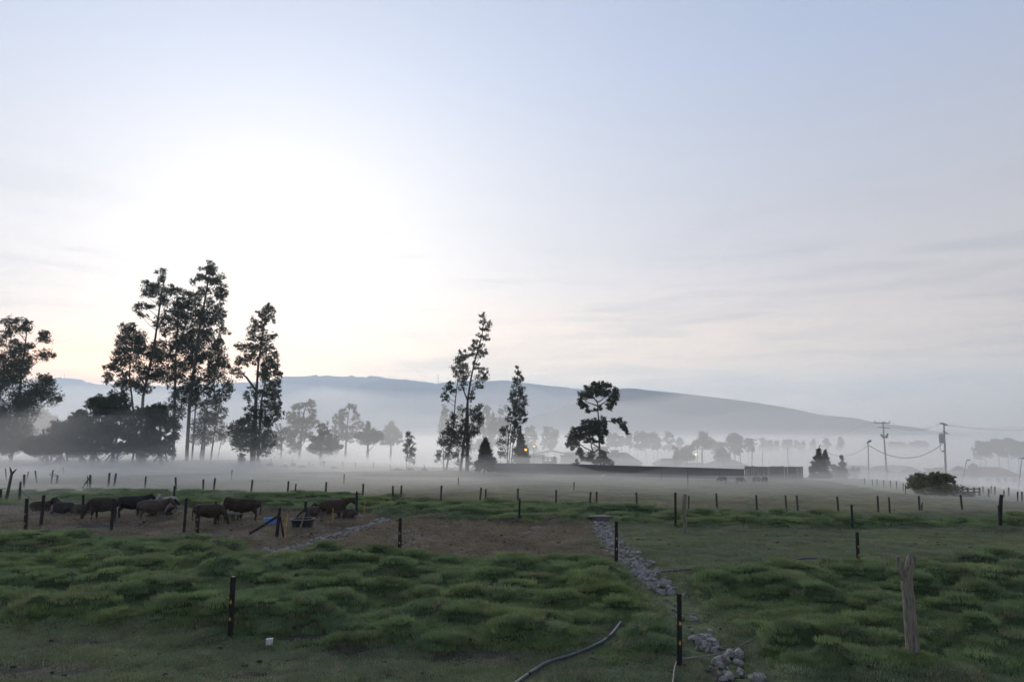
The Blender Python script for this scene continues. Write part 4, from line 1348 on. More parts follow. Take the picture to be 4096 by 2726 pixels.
# rail fence by the olive shrub
c0 = foot(*pr(1700, 1000))
rf = thing('rail_fence', 'short two-rail wooden fence right of the wide olive shrub', 'fence', c0)
for x in (1765, 1832, 1888):
    b, t = post_ends(*pr(x, 920), *pr(x, 1000))
    b, t = at(*pr(x, 1000), c0.y), at(*pr(x, 915), c0.y)
    post_mesh(b, t, .06).build('post', M['farpost'], rf)
for y in (930, 962):
    MB().tube([at(*pr(1700, y + 4), c0.y - .08), at(*pr(1890, y), c0.y - .08)], .035, 6).build('rail', M['farpost'], rf)

# single posts, stumps and braces
def lone_post(name, label, cat, pts, w, m='wood', extra=()):
    b = foot(*pts[0])
    W_ = [at(a, c, b.y) for a, c in pts]
    root = thing(name, label, cat, Vector((b.x, b.y, tz(b.x, b.y))))
    k = b.y / F_PX * .5
    q = MB()
    u = (W_[1] - W_[0]).normalized()
    q.tube([W_[0] - u * .25] + W_, [w[0] * k] + [a * k for a in w], 12, jit=.07)
    q.build('shaft', M[m], root)
    for nm, pp, ww in extra:
        V_ = [at(a, c, b.y) for a, c in pp]
        MB().tube(V_, [a * k for a in ww], 8, jit=.2).build(nm, M[m], root)
    return root


lone_post('fence_post', 'thick weathered wooden post with forked top at lower right', 'post',
          [(3658, 2668), (3648, 2560), (3638, 2440), (3630, 2350), (3628, 2310), (3640, 2262), (3650, 2220)], [50, 46, 43, 41, 40, 34, 31], 'wood',
          [('prong', [(3624, 2335), (3608, 2290), (3598, 2255), (3590, 2222)], [23, 23, 21, 17])])
lone_post('fence_post', 'bent grey wooden post with bare foot in the middle distance', 'post', [(2742, 2136), (2741, 2085), (2735, 2040), (2737, 2005), (2741, 1976)], [17, 15, 14, 16, 15], 'wood')
lone_post('fence_post', 'stout dark double post near the right edge', 'post', [(4003, 2124), (4000, 2060), (3997, 2020)], [13, 13, 12], 'post', [('upper_post', [(4000, 2062), (4004, 2000), (4006, 1977)], [15, 14, 12])])
lone_post('forked_stump', 'forked dead trunk like a letter Y at the left edge', 'stump', [(18, 2022), (30, 1975), (38, 1935), (47, 1893)], [14, 11, 10, 9], 'farpost',
          [('fork', [(47, 1894), (43, 1880), (39, 1866)], [8, 7, 2]), ('fork', [(47, 1896), (57, 1884), (67, 1874)], [8, 7, 2])])
z3 = zc(0, 1800, 2.945)
lone_post('fence_post', 'pale misty post with a slanting wire beside the forked stump', 'post', z3([(228, 640), (235, 480), (243, 368)]), [9, 9, 7], 'farpost', [('brace', z3([(245, 475), (350, 560), (460, 632)]), [2.4, 2.2, 2])])
lone_post('fence_post', 'upright misty post right of the forked stump', 'post', z3([(280, 462), (284, 370), (287, 284)]), [9, 8.5, 8], 'farpost')
lone_post('fence_post', 'short misty post leaning right behind the forked stump', 'post', z3([(313, 372), (322, 310), (336, 252)]), [5, 5, 4.5], 'farpost')
lone_post('fence_post', 'misty post leaning left, alone above the lying cattle', 'post', z3([(437, 400), (425, 320), (414, 238)]), [5.5, 5.5, 5], 'farpost')
lone_post('fence_post', 'faint misty post at the far left above the forked stump', 'post', z3([(76, 362), (70, 290), (65, 213)]), [5.5, 5, 4.5], 'farpost')
lone_post('fence_post', 'pair of misty posts joined by a loop of wire', 'post', z3([(600, 412), (612, 320), (626, 228)]), [5, 5, 4.5], 'farpost',
          [('second_post', z3([(668, 418), (673, 350), (680, 292)]), [8, 7.5, 7]), ('wire_loop', z3([(585, 285), (600, 272), (625, 275), (660, 290), (672, 302), (650, 308), (610, 300), (585, 288)]), [2, 2, 2, 2, 2, 2, 2, 2])])
lone_post('fence_post', 'misty post with a slanting wooden brace and thin stake', 'post', z3([(1060, 462), (1061, 380), (1064, 288)]), [9, 9, 8], 'farpost',
          [('brace', z3([(968, 445), (1010, 385), (1052, 325)]), [6, 6, 5.5]), ('stake', z3([(1030, 455), (1033, 300)]), [4, 3.5])])
z4 = zc(700, 1850, 2.945)
lone_post('corner_post', 'black corner post with two wooden braces beside the blue tub', 'post', z4([(1197, 892), (1215, 700), (1236, 518)]), [12.5, 12, 11], 'post',
          [('brace', z4([(880, 832), (1040, 735), (1208, 628)]), [10, 9.5, 9]), ('brace', z4([(1280, 885), (1262, 760), (1238, 635)]), [7, 7, 6])])
lone_post('corner_post', 'black corner post with a pale brace behind the dark water trough', 'post', z4([(1537, 690), (1540, 560), (1541, 447)]), [12, 11.5, 10.5], 'post',
          [('brace', z4([(1302, 782), (1410, 665), (1520, 548)]), [6.5, 6.5, 6])])
lone_post('loose_plank', 'pale grey plank leaning against the dark water trough', 'plank', z4([(1448, 862), (1490, 720), (1530, 585)]), [7, 7, 6], 'wood')
for lab, pts in (('yellow plastic stake beside the black corner post', [(1290, 900), (1310, 740), (1325, 608)]),
                 ('yellow plastic stake in front of the standing calf', [(1858, 705), (1860, 620), (1862, 535)]),
                 ('yellow plastic stake right of the pointed black post', [(2220, 632), (2230, 540), (2242, 445)])):
    lone_post('yellow_stake', lab, 'stake', z4(pts), [3.6, 3.2, 2.8], 'stake')
lone_post('fence_post', 'thin dry stalk beside a post in the right half of the long fence', 'stalk', zr([(1285, 1170), (1280, 1110), (1290, 1070)]), [4, 6, 2], 'farpost')

# ================================================================= stones, block, culvert, pipes
def stone_mesh(seed, sub=2):
    bm = bmesh.new()
    bmesh.ops.create_icosphere(bm, subdivisions=sub, radius=1)
    r = np.random.RandomState(seed)
    pl = [(Vector(r.normal(size=3)).normalized(), r.uniform(.42, .8)) for _ in range(11)]
    for v in bm.verts:
        for n_, d_ in pl:
            s = v.co.dot(n_)
            if s > d_:
                v.co -= n_ * (s - d_)
        v.co *= 1 + r.uniform(-.02, .02)
    me = bpy.data.meshes.new('stone')
    bm.to_mesh(me)
    bm.free()
    me.materials.append(M['stone'])
    return me


STONES = [stone_mesh(s) for s in range(8)]
SMALL = [stone_mesh(s, 1) for s in range(20, 25)]


def along(poly, t):
    L = [math.dist(a, b) for a, b in zip(poly[:-1], poly[1:])]
    s = t * sum(L)
    for (a, b), l in zip(zip(poly[:-1], poly[1:]), L):
        if s <= l:
            k = s / l
            d = ((b[0] - a[0]) / l, (b[1] - a[1]) / l)
            return (a[0] + (b[0] - a[0]) * k, a[1] + (b[1] - a[1]) * k), d
        s -= l
    return poly[-1], (0, -1)


def lumps(XY, rs_, org, flat):
    """many small stones or clods as one mesh"""
    Z = terrain(np.array([q[0] for q in XY]), np.array([q[1] for q in XY]))[0]
    V_, F_ = [], []
    for (x, y, s), z in zip(XY, Z):
        me = rs_.choice(SMALL)
        rot = Matrix.Rotation(rs_.uniform(0, 6.28), 3, 'Z') @ Matrix.Rotation(rs_.uniform(-.5, .5), 3, 'X')
        b_ = len(V_)
        for v in me.vertices:
            q_ = rot @ (v.co * s)
            V_.append((q_.x * 1.2 + x - org[0], q_.y + y - org[1], q_.z * flat + z + s * .35 * flat - org[2]))
        F_ += [tuple(b_ + i for i in f.vertices) for f in me.polygons]
    return V_, F_


def drain(label, poly, n, width, size, seed, dens=None, small=300):
    rs_ = random.Random(seed)
    c = along(poly, .5)[0]
    root = thing('stone_drain', label, 'drain', (c[0], c[1], tz(*c)))
    spots = []
    while len(spots) < n:
        t = rs_.random()
        if dens and rs_.random() > dens(t):
            continue
        p, d = along(poly, t)
        w = width(t) if callable(width) else width
        o = rs_.uniform(-1, 1) * rs_.uniform(.4, 1) * w * .75
        x, y = p[0] - d[1] * o, p[1] + d[0] * o
        spots.append((x, y, rs_.uniform(.35, 1.0) ** 1.6 * size * (1.12 if y < 16 else 1.05)))
    for x, y, s in spots:
        o = link('stone', rs_.choice(STONES), root)
        z = tz(x, y) + s * .26 + rs_.random() * .04
        o.location = Vector((x, y, z)) - root.location
        o.scale = (s * rs_.uniform(.8, 1.3), s * rs_.uniform(.7, 1.1), s * rs_.uniform(.5, .9))
        o.rotation_euler = (rs_.uniform(-.5, .5), rs_.uniform(-.5, .5), rs_.uniform(0, 6.28))
    # the many small stones packed between the big ones
    XY = []
    for _ in range(small):
        t = rs_.random() * .66 if dens else rs_.random()
        p, d = along(poly, t)
        o = rs_.uniform(-1, 1) * (width(t) if callable(width) else width) * .75
        XY.append((p[0] - d[1] * o, p[1] + d[0] * o, rs_.uniform(.035, .085)))
    bm_v, bm_f = lumps(XY, rs_, root.location, .8)
    me = bpy.data.meshes.new('small_stones')
    me.from_pydata(bm_v, [], bm_f)
    me.materials.append(M['stone'])
    link('small_stones', me, root)['kind'] = 'stuff'
    return root


drain('drain of rough grey stones running down towards the lower right', DRAIN, 290, lambda t: .75 if t < .55 else .62, .15, 4, lambda t: 1 if t < .66 else (.2 if t < .86 else .8), 700)
drain('short drain of grey stones curving past the water trough', DRAIN2, 110, .45, .16, 6)
# dung and clods trodden into the paddocks
rs_ = random.Random(91)
XY = []
while len(XY) < 900:
    q = foot(rs_.uniform(-100, 4150), rs_.uniform(2040, 2720))
    w_ = 1.0 if q.y > 23.5 else .25
    if rs_.random() < w_:
        XY.append((q.x, q.y, rs_.uniform(.03, .09) * (1.2 if q.y > 25 else .8)))
V_, F_ = lumps(XY, rs_, (0, 0, 0), .45)
me = bpy.data.meshes.new('dung')
me.from_pydata(V_, [], F_)
me.materials.append(M['dung'])
tag(link('dung', me), 'dark dung and clods trodden into the paddock ground', 'dung', kind='stuff')
cv = foot(2420, 2086)
k = thing('culvert', 'grey concrete culvert slab at the head of the stone drain', 'culvert', (cv.x, cv.y, tz(cv.x, cv.y)))
MB().box((-.6, 0, -.1), (.6, .3, .16), 0, (cv.x, cv.y + .3, 0)).build('headwall', M['concrete'], k)
MB().box((-.7, .05, .162), (.7, .8, .22), 0, (cv.x, cv.y + .22, 0)).build('slab', M['concrete'], k)
b = foot(1077, 2590)
tag(MB().box((-.065, -.05, -.05), (.065, .05, .075), .3, (0, 0, 0)).build('concrete_block', M['block']), 'small white concrete block on bare soil near the left front post', 'block').location = (b.x, b.y, tz(b.x, b.y) + .05)
b = foot(1584, 2228)
o = tag(link('white_stone', STONES[2].copy()), 'white stone at the foot of the lone post in the brown paddock', 'stone')
o.data.materials[0] = M['sack']
o.location, o.scale = (b.x, b.y, tz(b.x, b.y) + .06), (.11, .09, .09)


def pipe(label, pts, r, m, lift):
    W_ = [foot(*p) for p in pts]
    zs = [tz(p.x, p.y) for p in W_]
    zs = [(zs[max(i - 1, 0)] + 2 * zs[i] + zs[min(i + 1, len(zs) - 1)]) / 4 for i in range(len(zs))]
    W_ = [Vector((p.x, p.y, z + lift)) for p, z in zip(W_, zs)]
    # smooth
    S = []
    for i in range(len(W_) - 1):
        p0, p1, p2, p3 = W_[max(i - 1, 0)], W_[i], W_[i + 1], W_[min(i + 2, len(W_) - 1)]
        for k in range(6):
            t = k / 6
            S.append(.5 * ((2 * p1) + (p2 - p0) * t + (2 * p0 - 5 * p1 + 4 * p2 - p3) * t * t + (3 * p1 - p0 - 3 * p2 + p3) * t ** 3))
    S.append(W_[-1])
    tag(MB().tube(S, r, 8).build('pipe', M[m], None, True), label, 'pipe')


pipe('thick grey pipe curving over the grass at the bottom', PIPE1_PX, .030, 'hose', .06)
pipe('thin pale hose passing the foot of the front post into the stones', PIPE2_PX, .013, 'hose2', .07)
pipe('black pipe lying on short turf right of the stone drain', [(2644, 2296), (2752, 2293), (2900, 2290), (3057, 2286), (3108, 2279), (3159, 2262), (3210, 2253), (3298, 2251)], .03, 'hose', .09)

# ================================================================= tubs and troughs
def tub(name, label, cat, px0, px1, pt, pb, m, deep, rim=None, taper=.75):
    b = foot((px0 + px1) / 2, pb)
    a0, a1 = at(px0, pt, b.y), at(px1, pt, b.y)
    w, h = (a1.x - a0.x) / 2, a0.z - b.z
    cx_ = (a0.x + a1.x) / 2
    root = thing(name, label, cat, (cx_, b.y + deep, b.z))
    n = 20
    q = MB()
    rings = []
    for rr_, z_ in ((taper, 0), (1, h), (.93, h), (taper * .92, .06)):
        rings.append([(cx_ + math.copysign(abs(math.cos(t)) ** .6, math.cos(t)) * w * rr_, b.y + deep + math.copysign(abs(math.sin(t)) ** .6, math.sin(t)) * deep * rr_, b.z + z_) for t in [2 * math.pi * i / n for i in range(n)]])
    vs = [p for r_ in rings for p in r_]
    fs = [(j * n + i, j * n + (i + 1) % n, (j + 1) * n + (i + 1) % n, (j + 1) * n + i) for j in range(3) for i in range(n)] + [tuple(range(n))[::-1], tuple(3 * n + i for i in range(n))]
    q.add(vs, fs)
    q.build('shell', M[m], root)
    rp = [Vector(p) + Vector((0, 0, .005)) for p in rings[1]]
    MB().tube(rp + [rp[0]], .022, 6).build('rim', M[rim or m], root)
    return root


tub('feed_tub', 'blue plastic feed tub lying behind the braced corner post', 'tub', 1051, 1103, 2074, 2102, 'bluetub', .26)
tub('water_trough', 'large dark water trough with a pale rim behind the leaning plank', 'trough', 1156, 1240, 2079, 2116, 'blacktub', .45, 'tubrim', .84)
b = foot(915, 2086)
ft = thing('feed_trough', 'long shallow feed trough on thin legs among the brown cattle', 'trough', (b.x, b.y, 0))
a0, a1 = at(872, 2053, b.y), at(965, 2053, b.y)
hz_ = a0.z
q = MB()
q.box((a0.x, b.y - .22, hz_ - .03), (a1.x, b.y + .22, hz_))
q.box((a0.x, b.y - .25, hz_ + .002), (a1.x, b.y - .21, hz_ + .10))
q.box((a0.x, b.y + .21, hz_ + .002), (a1.x, b.y + .25, hz_ + .10))
q.build('tray', M['tank'], ft)
for fx in (.06, .35, .65, .94):
    for sy in (-.18, .18):
        x = a0.x + (a1.x - a0.x) * fx
        MB().tube([(x, b.y + sy, tz(x, b.y) - .1), (x, b.y + sy, hz_ - .032)], .02, 6).build('leg', M['farpost'], ft)

# ================================================================= cattle
def loft(m, secs, n=12):
    """elliptical sections (x, y, z, half width, half height) -> closed tube"""
    P = [Vector(s[:3]) for s in secs]
    vs = []
    for i, s in enumerate(secs):
        d = (P[min(i + 1, len(P) - 1)] - P[max(i - 1, 0)]).normalized()
        side = d.cross(Vector((0, 0, 1)))
        side = side.normalized() if side.length > .05 else Vector((0, 1, 0))
        up = side.cross(d).normalized()
        hw, hh = s[3], s[4] if len(s) > 4 else s[3]
        vs += [P[i] + side * math.cos(2 * math.pi * k / n) * hw + up * math.sin(2 * math.pi * k / n) * hh for k in range(n)]
    fs = [(i * n + k, i * n + (k + 1) % n, (i + 1) * n + (k + 1) % n, (i + 1) * n + k) for i in range(len(secs) - 1) for k in range(n)]
    fs += [tuple(range(n))[::-1], tuple((len(secs) - 1) * n + k for k in range(n))]
    m.add(vs, fs)


def cow_mesh(pose, turn=0.0):
    """one continuous body: lofted trunk, neck, head and limbs fused by a voxel remesh"""
    m = MB()
    dz = -.50 if pose == 'lie' else 0
    wide = 1.12 if pose == 'lie' else 1.0
    loft(m, [(x, 0, z + dz, w * wide, h) for x, z, w, h in ((-.80, 1.07, .06, .08), (-.76, 1.04, .17, .18), (-.66, 1.00, .225, .26), (-.50, .97, .255, .305), (-.25, .93, .30, .36), (.05, .90, .32, .39), (.30, .92, .29, .375), (.48, .95, .24, .34), (.62, .98, .17, .27), (.69, .98, .09, .17))], 16)
    if pose == 'graze':
        nk = [(.46, 1.04, .16, .25), (.68, .98, .13, .20), (.86, .80, .115, .155), (.99, .60, .11, .13)]
        hd = [(.94, .66, .09, .10), (1.00, .56, .115, .135), (1.06, .42, .095, .12), (1.12, .24, .08, .09), (1.14, .13, .075, .08), (1.145, .09, .05, .055)]
    elif pose == 'up':
        nk = [(.46, 1.04, .16, .25), (.66, 1.16, .14, .21), (.80, 1.32, .12, .16), (.90, 1.42, .105, .12)]
        hd = [(.84, 1.45, .08, .09), (.93, 1.43, .115, .13), (1.05, 1.34, .095, .115), (1.20, 1.22, .08, .09), (1.28, 1.16, .075, .08), (1.31, 1.14, .05, .055)]
    elif pose == 'lie':
        nk = [(.46, .56, .16, .24), (.66, .70, .14, .20), (.78, .84, .12, .15), (.86, .93, .105, .12)]
        hd = [(.80, .96, .08, .09), (.89, .94, .115, .13), (1.01, .86, .095, .115), (1.16, .74, .08, .09), (1.24, .68, .075, .08), (1.27, .66, .05, .055)]
    else:
        nk = [(.46, 1.04, .16, .25), (.68, 1.12, .135, .205), (.84, 1.20, .12, .155), (.94, 1.26, .105, .12)]
        hd = [(.88, 1.30, .08, .09), (.97, 1.27, .115, .135), (1.09, 1.17, .095, .12), (1.22, 1.05, .08, .09), (1.29, .98, .075, .08), (1.32, .955, .05, .055)]
    x0 = .60
    ty = lambda x: turn * max(0, x - x0) * 1.1
    loft(m, [(x, ty(x), z, w, h) for x, z, w, h in nk])
    loft(m, [(x, ty(x), z, w, h) for x, z, w, h in hd])
    ex, ez = hd[1][0] - .03, hd[1][1] + .06
    for s in (-1, 1):
        y = ty(ex)
        loft(m, [(ex, y + s * .07, ez, .03, .03), (ex - .02, y + s * .15, ez + .015, .055, .03), (ex - .03, y + s * .23, ez, .06, .028), (ex - .03, y + s * .30, ez - .02, .02, .018)], 8)
        if pose == 'lie':
            loft(m, [(.40, s * .18, .30, .10), (.50, s * .24, .14, .085), (.66, s * .26, .08, .065), (.70, s * .27, .06, .05)], 8)
            loft(m, [(.68, s * .27, .06, .05), (.50, s * .29, .045, .042), (.38, s * .29, .045, .045)], 8)
            loft(m, [(-.55, s * .16, .45, .20), (-.42, s * .28, .28, .18), (-.28, s * .35, .13, .11), (-.24, s * .37, .08, .08)], 10)
            loft(m, [(-.26, s * .38, .07, .06), (-.52, s * .42, .06, .05), (-.60, s * .43, .05, .045), (-.40, s * .46, .045, .04)], 8)
        else:
            w = .05 * s
            loft(m, [(-.56, s * .12, 1.00, .17), (-.54, s * .15, .80, .155), (-.54 - w * .4, s * .165, .64, .11), (-.64 - w, s * .17, .47, .066), (-.65 - w, s * .17, .40, .055), (-.62 - w, s * .17, .16, .048), (-.60 - w, s * .17, .07, .055), (-.585 - w, s * .17, .0, .058)], 10)
            loft(m, [(.40, s * .13, .88, .15), (.41, s * .15, .66, .105), (.42 + w * .6, s * .15, .48, .068), (.425 + w, s * .15, .38, .058), (.42 + w, s * .15, .15, .048), (.44 + w, s * .15, .06, .055), (.45 + w, s * .15, .0, .058)], 10)
    if pose == 'lie':
        loft(m, [(-.78, 0, .62, .045), (-.86, .06, .42, .03), (-.90, .16, .16, .03), (-.84, .26, .06, .035)], 8)
    else:
        loft(m, [(-.76, 0, 1.16, .05), (-.84, 0, 1.05, .042), (-.88, .01, .80, .038), (-.88, .02, .58, .040), (-.87, .02, .46, .050), (-.86, .02, .34, .03)], 8)
    if pose != 'lie':
        m.v = [(x, y, z * .78 if z < .5 else z - .11) for x, y, z in m.v]
    m.v = [(x if x < .55 else .55 + (x - .55) * .88, y * 1.06, z) for x, y, z in m.v]
    me = m.mesh('cow_body')
    ob = bpy.data.objects.new('cow_body', me)
    COL.objects.link(ob)
    rm = ob.modifiers.new('fuse', 'REMESH')
    rm.mode = 'VOXEL'
    rm.voxel_size = .026
    sm = ob.modifiers.new('soft', 'SMOOTH')
    sm.factor, sm.iterations = .5, 2
    dg = bpy.context.evaluated_depsgraph_get()
    out = bpy.data.meshes.new_from_object(ob.evaluated_get(dg))
    out.name = 'cow_body'
    out.polygons.foreach_set('use_smooth', [True] * len(out.polygons))
    bpy.data.objects.remove(ob)
    return out


COWS = {}


def coat(name, col, col2, pale=None, pale_legs=False):
    m = mat(name, col, .9, col2=col2, scale=2.2, spec=.15)
    if pale:
        nt = m.node_tree
        b = nt.nodes['Principled BSDF']
        src = b.inputs['Base Color'].links[0].from_socket
        tcn = nt.nodes.new('ShaderNodeTexCoord')
        sp = nt.nodes.new('ShaderNodeSeparateXYZ')
        nt.links.new(tcn.outputs['Object'], sp.inputs[0])
        mr_ = nt.nodes.new('ShaderNodeMapRange')
        if pale_legs:
            nt.links.new(sp.outputs['Z'], mr_.inputs['Value'])
            mr_.inputs['From Min'].default_value, mr_.inputs['From Max'].default_value = .62, .40
        else:
            nt.links.new(sp.outputs['X'], mr_.inputs['Value'])
            mr_.inputs['From Min'].default_value, mr_.inputs['From Max'].default_value = 1.08, 1.16
        mx = nt.nodes.new('ShaderNodeMix')
        mx.data_type = 'RGBA'
        nt.links.new(mr_.outputs[0], mx.inputs['Factor'])
        nt.links.new(src, mx.inputs['A'])
        mx.inputs['B'].default_value = (*pale, 1)
        nt.links.new(mx.outputs['Result'], b.inputs['Base Color'])
    return m


DK = lambda c: tuple(.55 * v for v in c)
COAT = dict(brown=coat('brown_coat', (.021, .015, .0115), (.040, .029, .022)), black=coat('black_coat', (.008, .008, .009), (.018, .017, .017)), grey=coat('fawn_coat', (.040, .031, .024), (.076, .061, .049), (.13, .112, .095), True),
            white=coat('white_coat', (.18, .17, .155), (.26, .24, .22)), face=coat('dark_brown_white_face', (.020, .014, .011), (.040, .028, .020), (.30, .28, .25)), calf=coat('red_brown_coat', (.026, .017, .0125), (.050, .032, .024), (.15, .125, .105), True),
            pale=coat('pale_tan_coat', (.042, .033, .026), (.085, .068, .054)), dark=coat('dusky_coat', (.018, .016, .015), (.036, .031, .028)), rust=coat('rust_coat', (.026, .017, .0125), (.048, .032, .024)))


def cow(name, label, px, py, face, pose, coatn, h=1.0, turn=0.0, dy=0.0, group=None, cat='cow'):
    """face: heading in degrees, 0 = to the right of the photo, 90 = away"""
    key = (pose, turn)
    if key not in COWS:
        COWS[key] = cow_mesh(pose, turn)
    b = foot(px, py)
    b.y += dy
    me = COWS[key]
    if not me.materials:
        me.materials.append(None)
    o = link(name, me)
    o.material_slots[0].link = 'OBJECT'
    o.material_slots[0].material = COAT[coatn]
    o.location = (b.x, b.y, tz(b.x, b.y) - .01)
    o.rotation_euler = (0, 0, math.radians(face))
    o.scale = (h * .86, h * .86, h * .86)
    tag(o, label, cat, group)
    return o


cow('cow', 'brown cow grazing with its head down at the ground', 408, 2082, 183, 'graze', 'brown', 1.04)
cow('cow', 'black cow standing behind the grazing brown one, head turned right', 497, 2077, 12, 'level', 'black', 1.02, .25, dy=.6)
cow('cow', 'fawn cow with pale legs standing with its head raised to the right', 608, 2086, 2, 'level', 'grey', 1.0)
cow('cow', 'white cow mostly hidden behind the fawn one', 602, 2080, 262, 'up', 'white', .94, 0.0, dy=1.6)
cow('cow', 'black cow lying down behind the legs of the fawn one', 604, 2072, 0, 'lie', 'black', .92, 0.0, dy=.9)
cow('cow', 'reddish cow lying down at the far left of the herd', 164, 2047, 10, 'lie', 'rust', .80, .4)
cow('cow', 'dark cow lying down with its head turned left', 250, 2057, 172, 'lie', 'dark', .90, -.4)
cow('cow', 'brown cow lying down just left of the grazing one', 328, 2056, 20, 'lie', 'pale', .84, .0)
cow('cow', 'rust-brown cow standing behind two black posts, facing right', 833, 2103, 4, 'graze', 'rust', .96, 0.0)
cow('cow', 'brown cow feeding at the far side of the shallow trough', 905, 2080, 318, 'graze', 'brown', .98, 0.0, dy=.7)
cow('cow', 'dark brown cow with white face looking over the shallow trough', 975, 2084, 186, 'level', 'face', 1.0)
cow('calf', 'red-brown calf with pale legs standing right of the water trough', 1335, 2085, 30, 'level', 'calf', .96, -.4)
cow('calf', 'brown calf lying with its head up left of the standing calf', 1252, 2066, 15, 'lie', 'pale', .72, -.5)
cow('calf', 'brown calf lying half hidden behind the standing calf', 1296, 2060, 200, 'lie', 'brown', .66, .4)
cow('calf', 'pale tan calf lying right behind the standing calf', 1366, 2082, 165, 'lie', 'pale', .78, .2, dy=.8)
for lab, px, py, fc in (('leftmost faint animal grazing in mist before the dark wall', 2890, 1934, 175), ('second faint animal grazing in mist at the end of the wall', 2962, 1935, 5), ('third faint animal grazing in mist before the plank fence', 3028, 1933, 10), ('rightmost faint animal grazing in mist before the plank fence', 3060, 1935, 100)):
    cow('calf', lab, px, py, fc, 'graze', 'dark', .52, cat='animal', group='faint animals grazing in the mist')

# ================================================================= wall and plank fence
wt = [(1985, 1851, 1893), (2250, 1854, 1900), (2500, 1861, 1908), (2760, 1868, 1915), (2978, 1875, 1920)]
wl_ = thing('field_wall', 'long low dark wall along the far edge of the pasture', 'wall', foot(1985, 1893))
for (xa, ta, ba), (xb, tb, bb) in zip(wt[:-1], wt[1:]):
    A, B = foot(xa, ba), foot(xb, bb)
    ha, hb = at(xa, ta, A.y).z, at(xb, tb, B.y).z
    n_ = (B - A).cross(Vector((0, 0, 1))).normalized() * -.1
    q = MB()
    q.add([A + Vector((0, 0, -.6)), B + Vector((0, 0, -.6)), B + Vector((0, 0, hb)), A + Vector((0, 0, ha)), A + n_ + Vector((0, 0, -.6)), B + n_ + Vector((0, 0, -.6)), B + n_ + Vector((0, 0, hb)), A + n_ + Vector((0, 0, ha))],
          [(0, 1, 2, 3), (5, 4, 7, 6), (3, 2, 6, 7), (1, 0, 4, 5), (0, 3, 7, 4), (2, 1, 5, 6)])
    q.build('panel', M['wall'], wl_)
A, B = foot(2980, 1919), foot(3214, 1916)
pf = thing('plank_fence', 'fence of upright uneven grey planks right of the dark wall', 'fence', A)
n = 34
for i in range(n):
    t = (i + .5) / n
    p = A.lerp(B, t)
    tp = at(2980 + 234 * t, 1863.5 + 2 * t + R.uniform(-2.2, 1.2), p.y).z
    w = (B - A).length / n * R.uniform(.36, .46)
    MB().box((-w, -.02, -.4), (w, .02, tp), R.uniform(-.08, .08), (p.x, p.y + R.uniform(-.04, .04), 0)).build('plank', M['plank'], pf)
for zz in (.35, .95):
    MB().box((0, .06, zz), ((B - A).length, .12, zz + .09), math.atan2(B.y - A.y, B.x - A.x), tuple(A)).build('rail', M['plank'], pf)

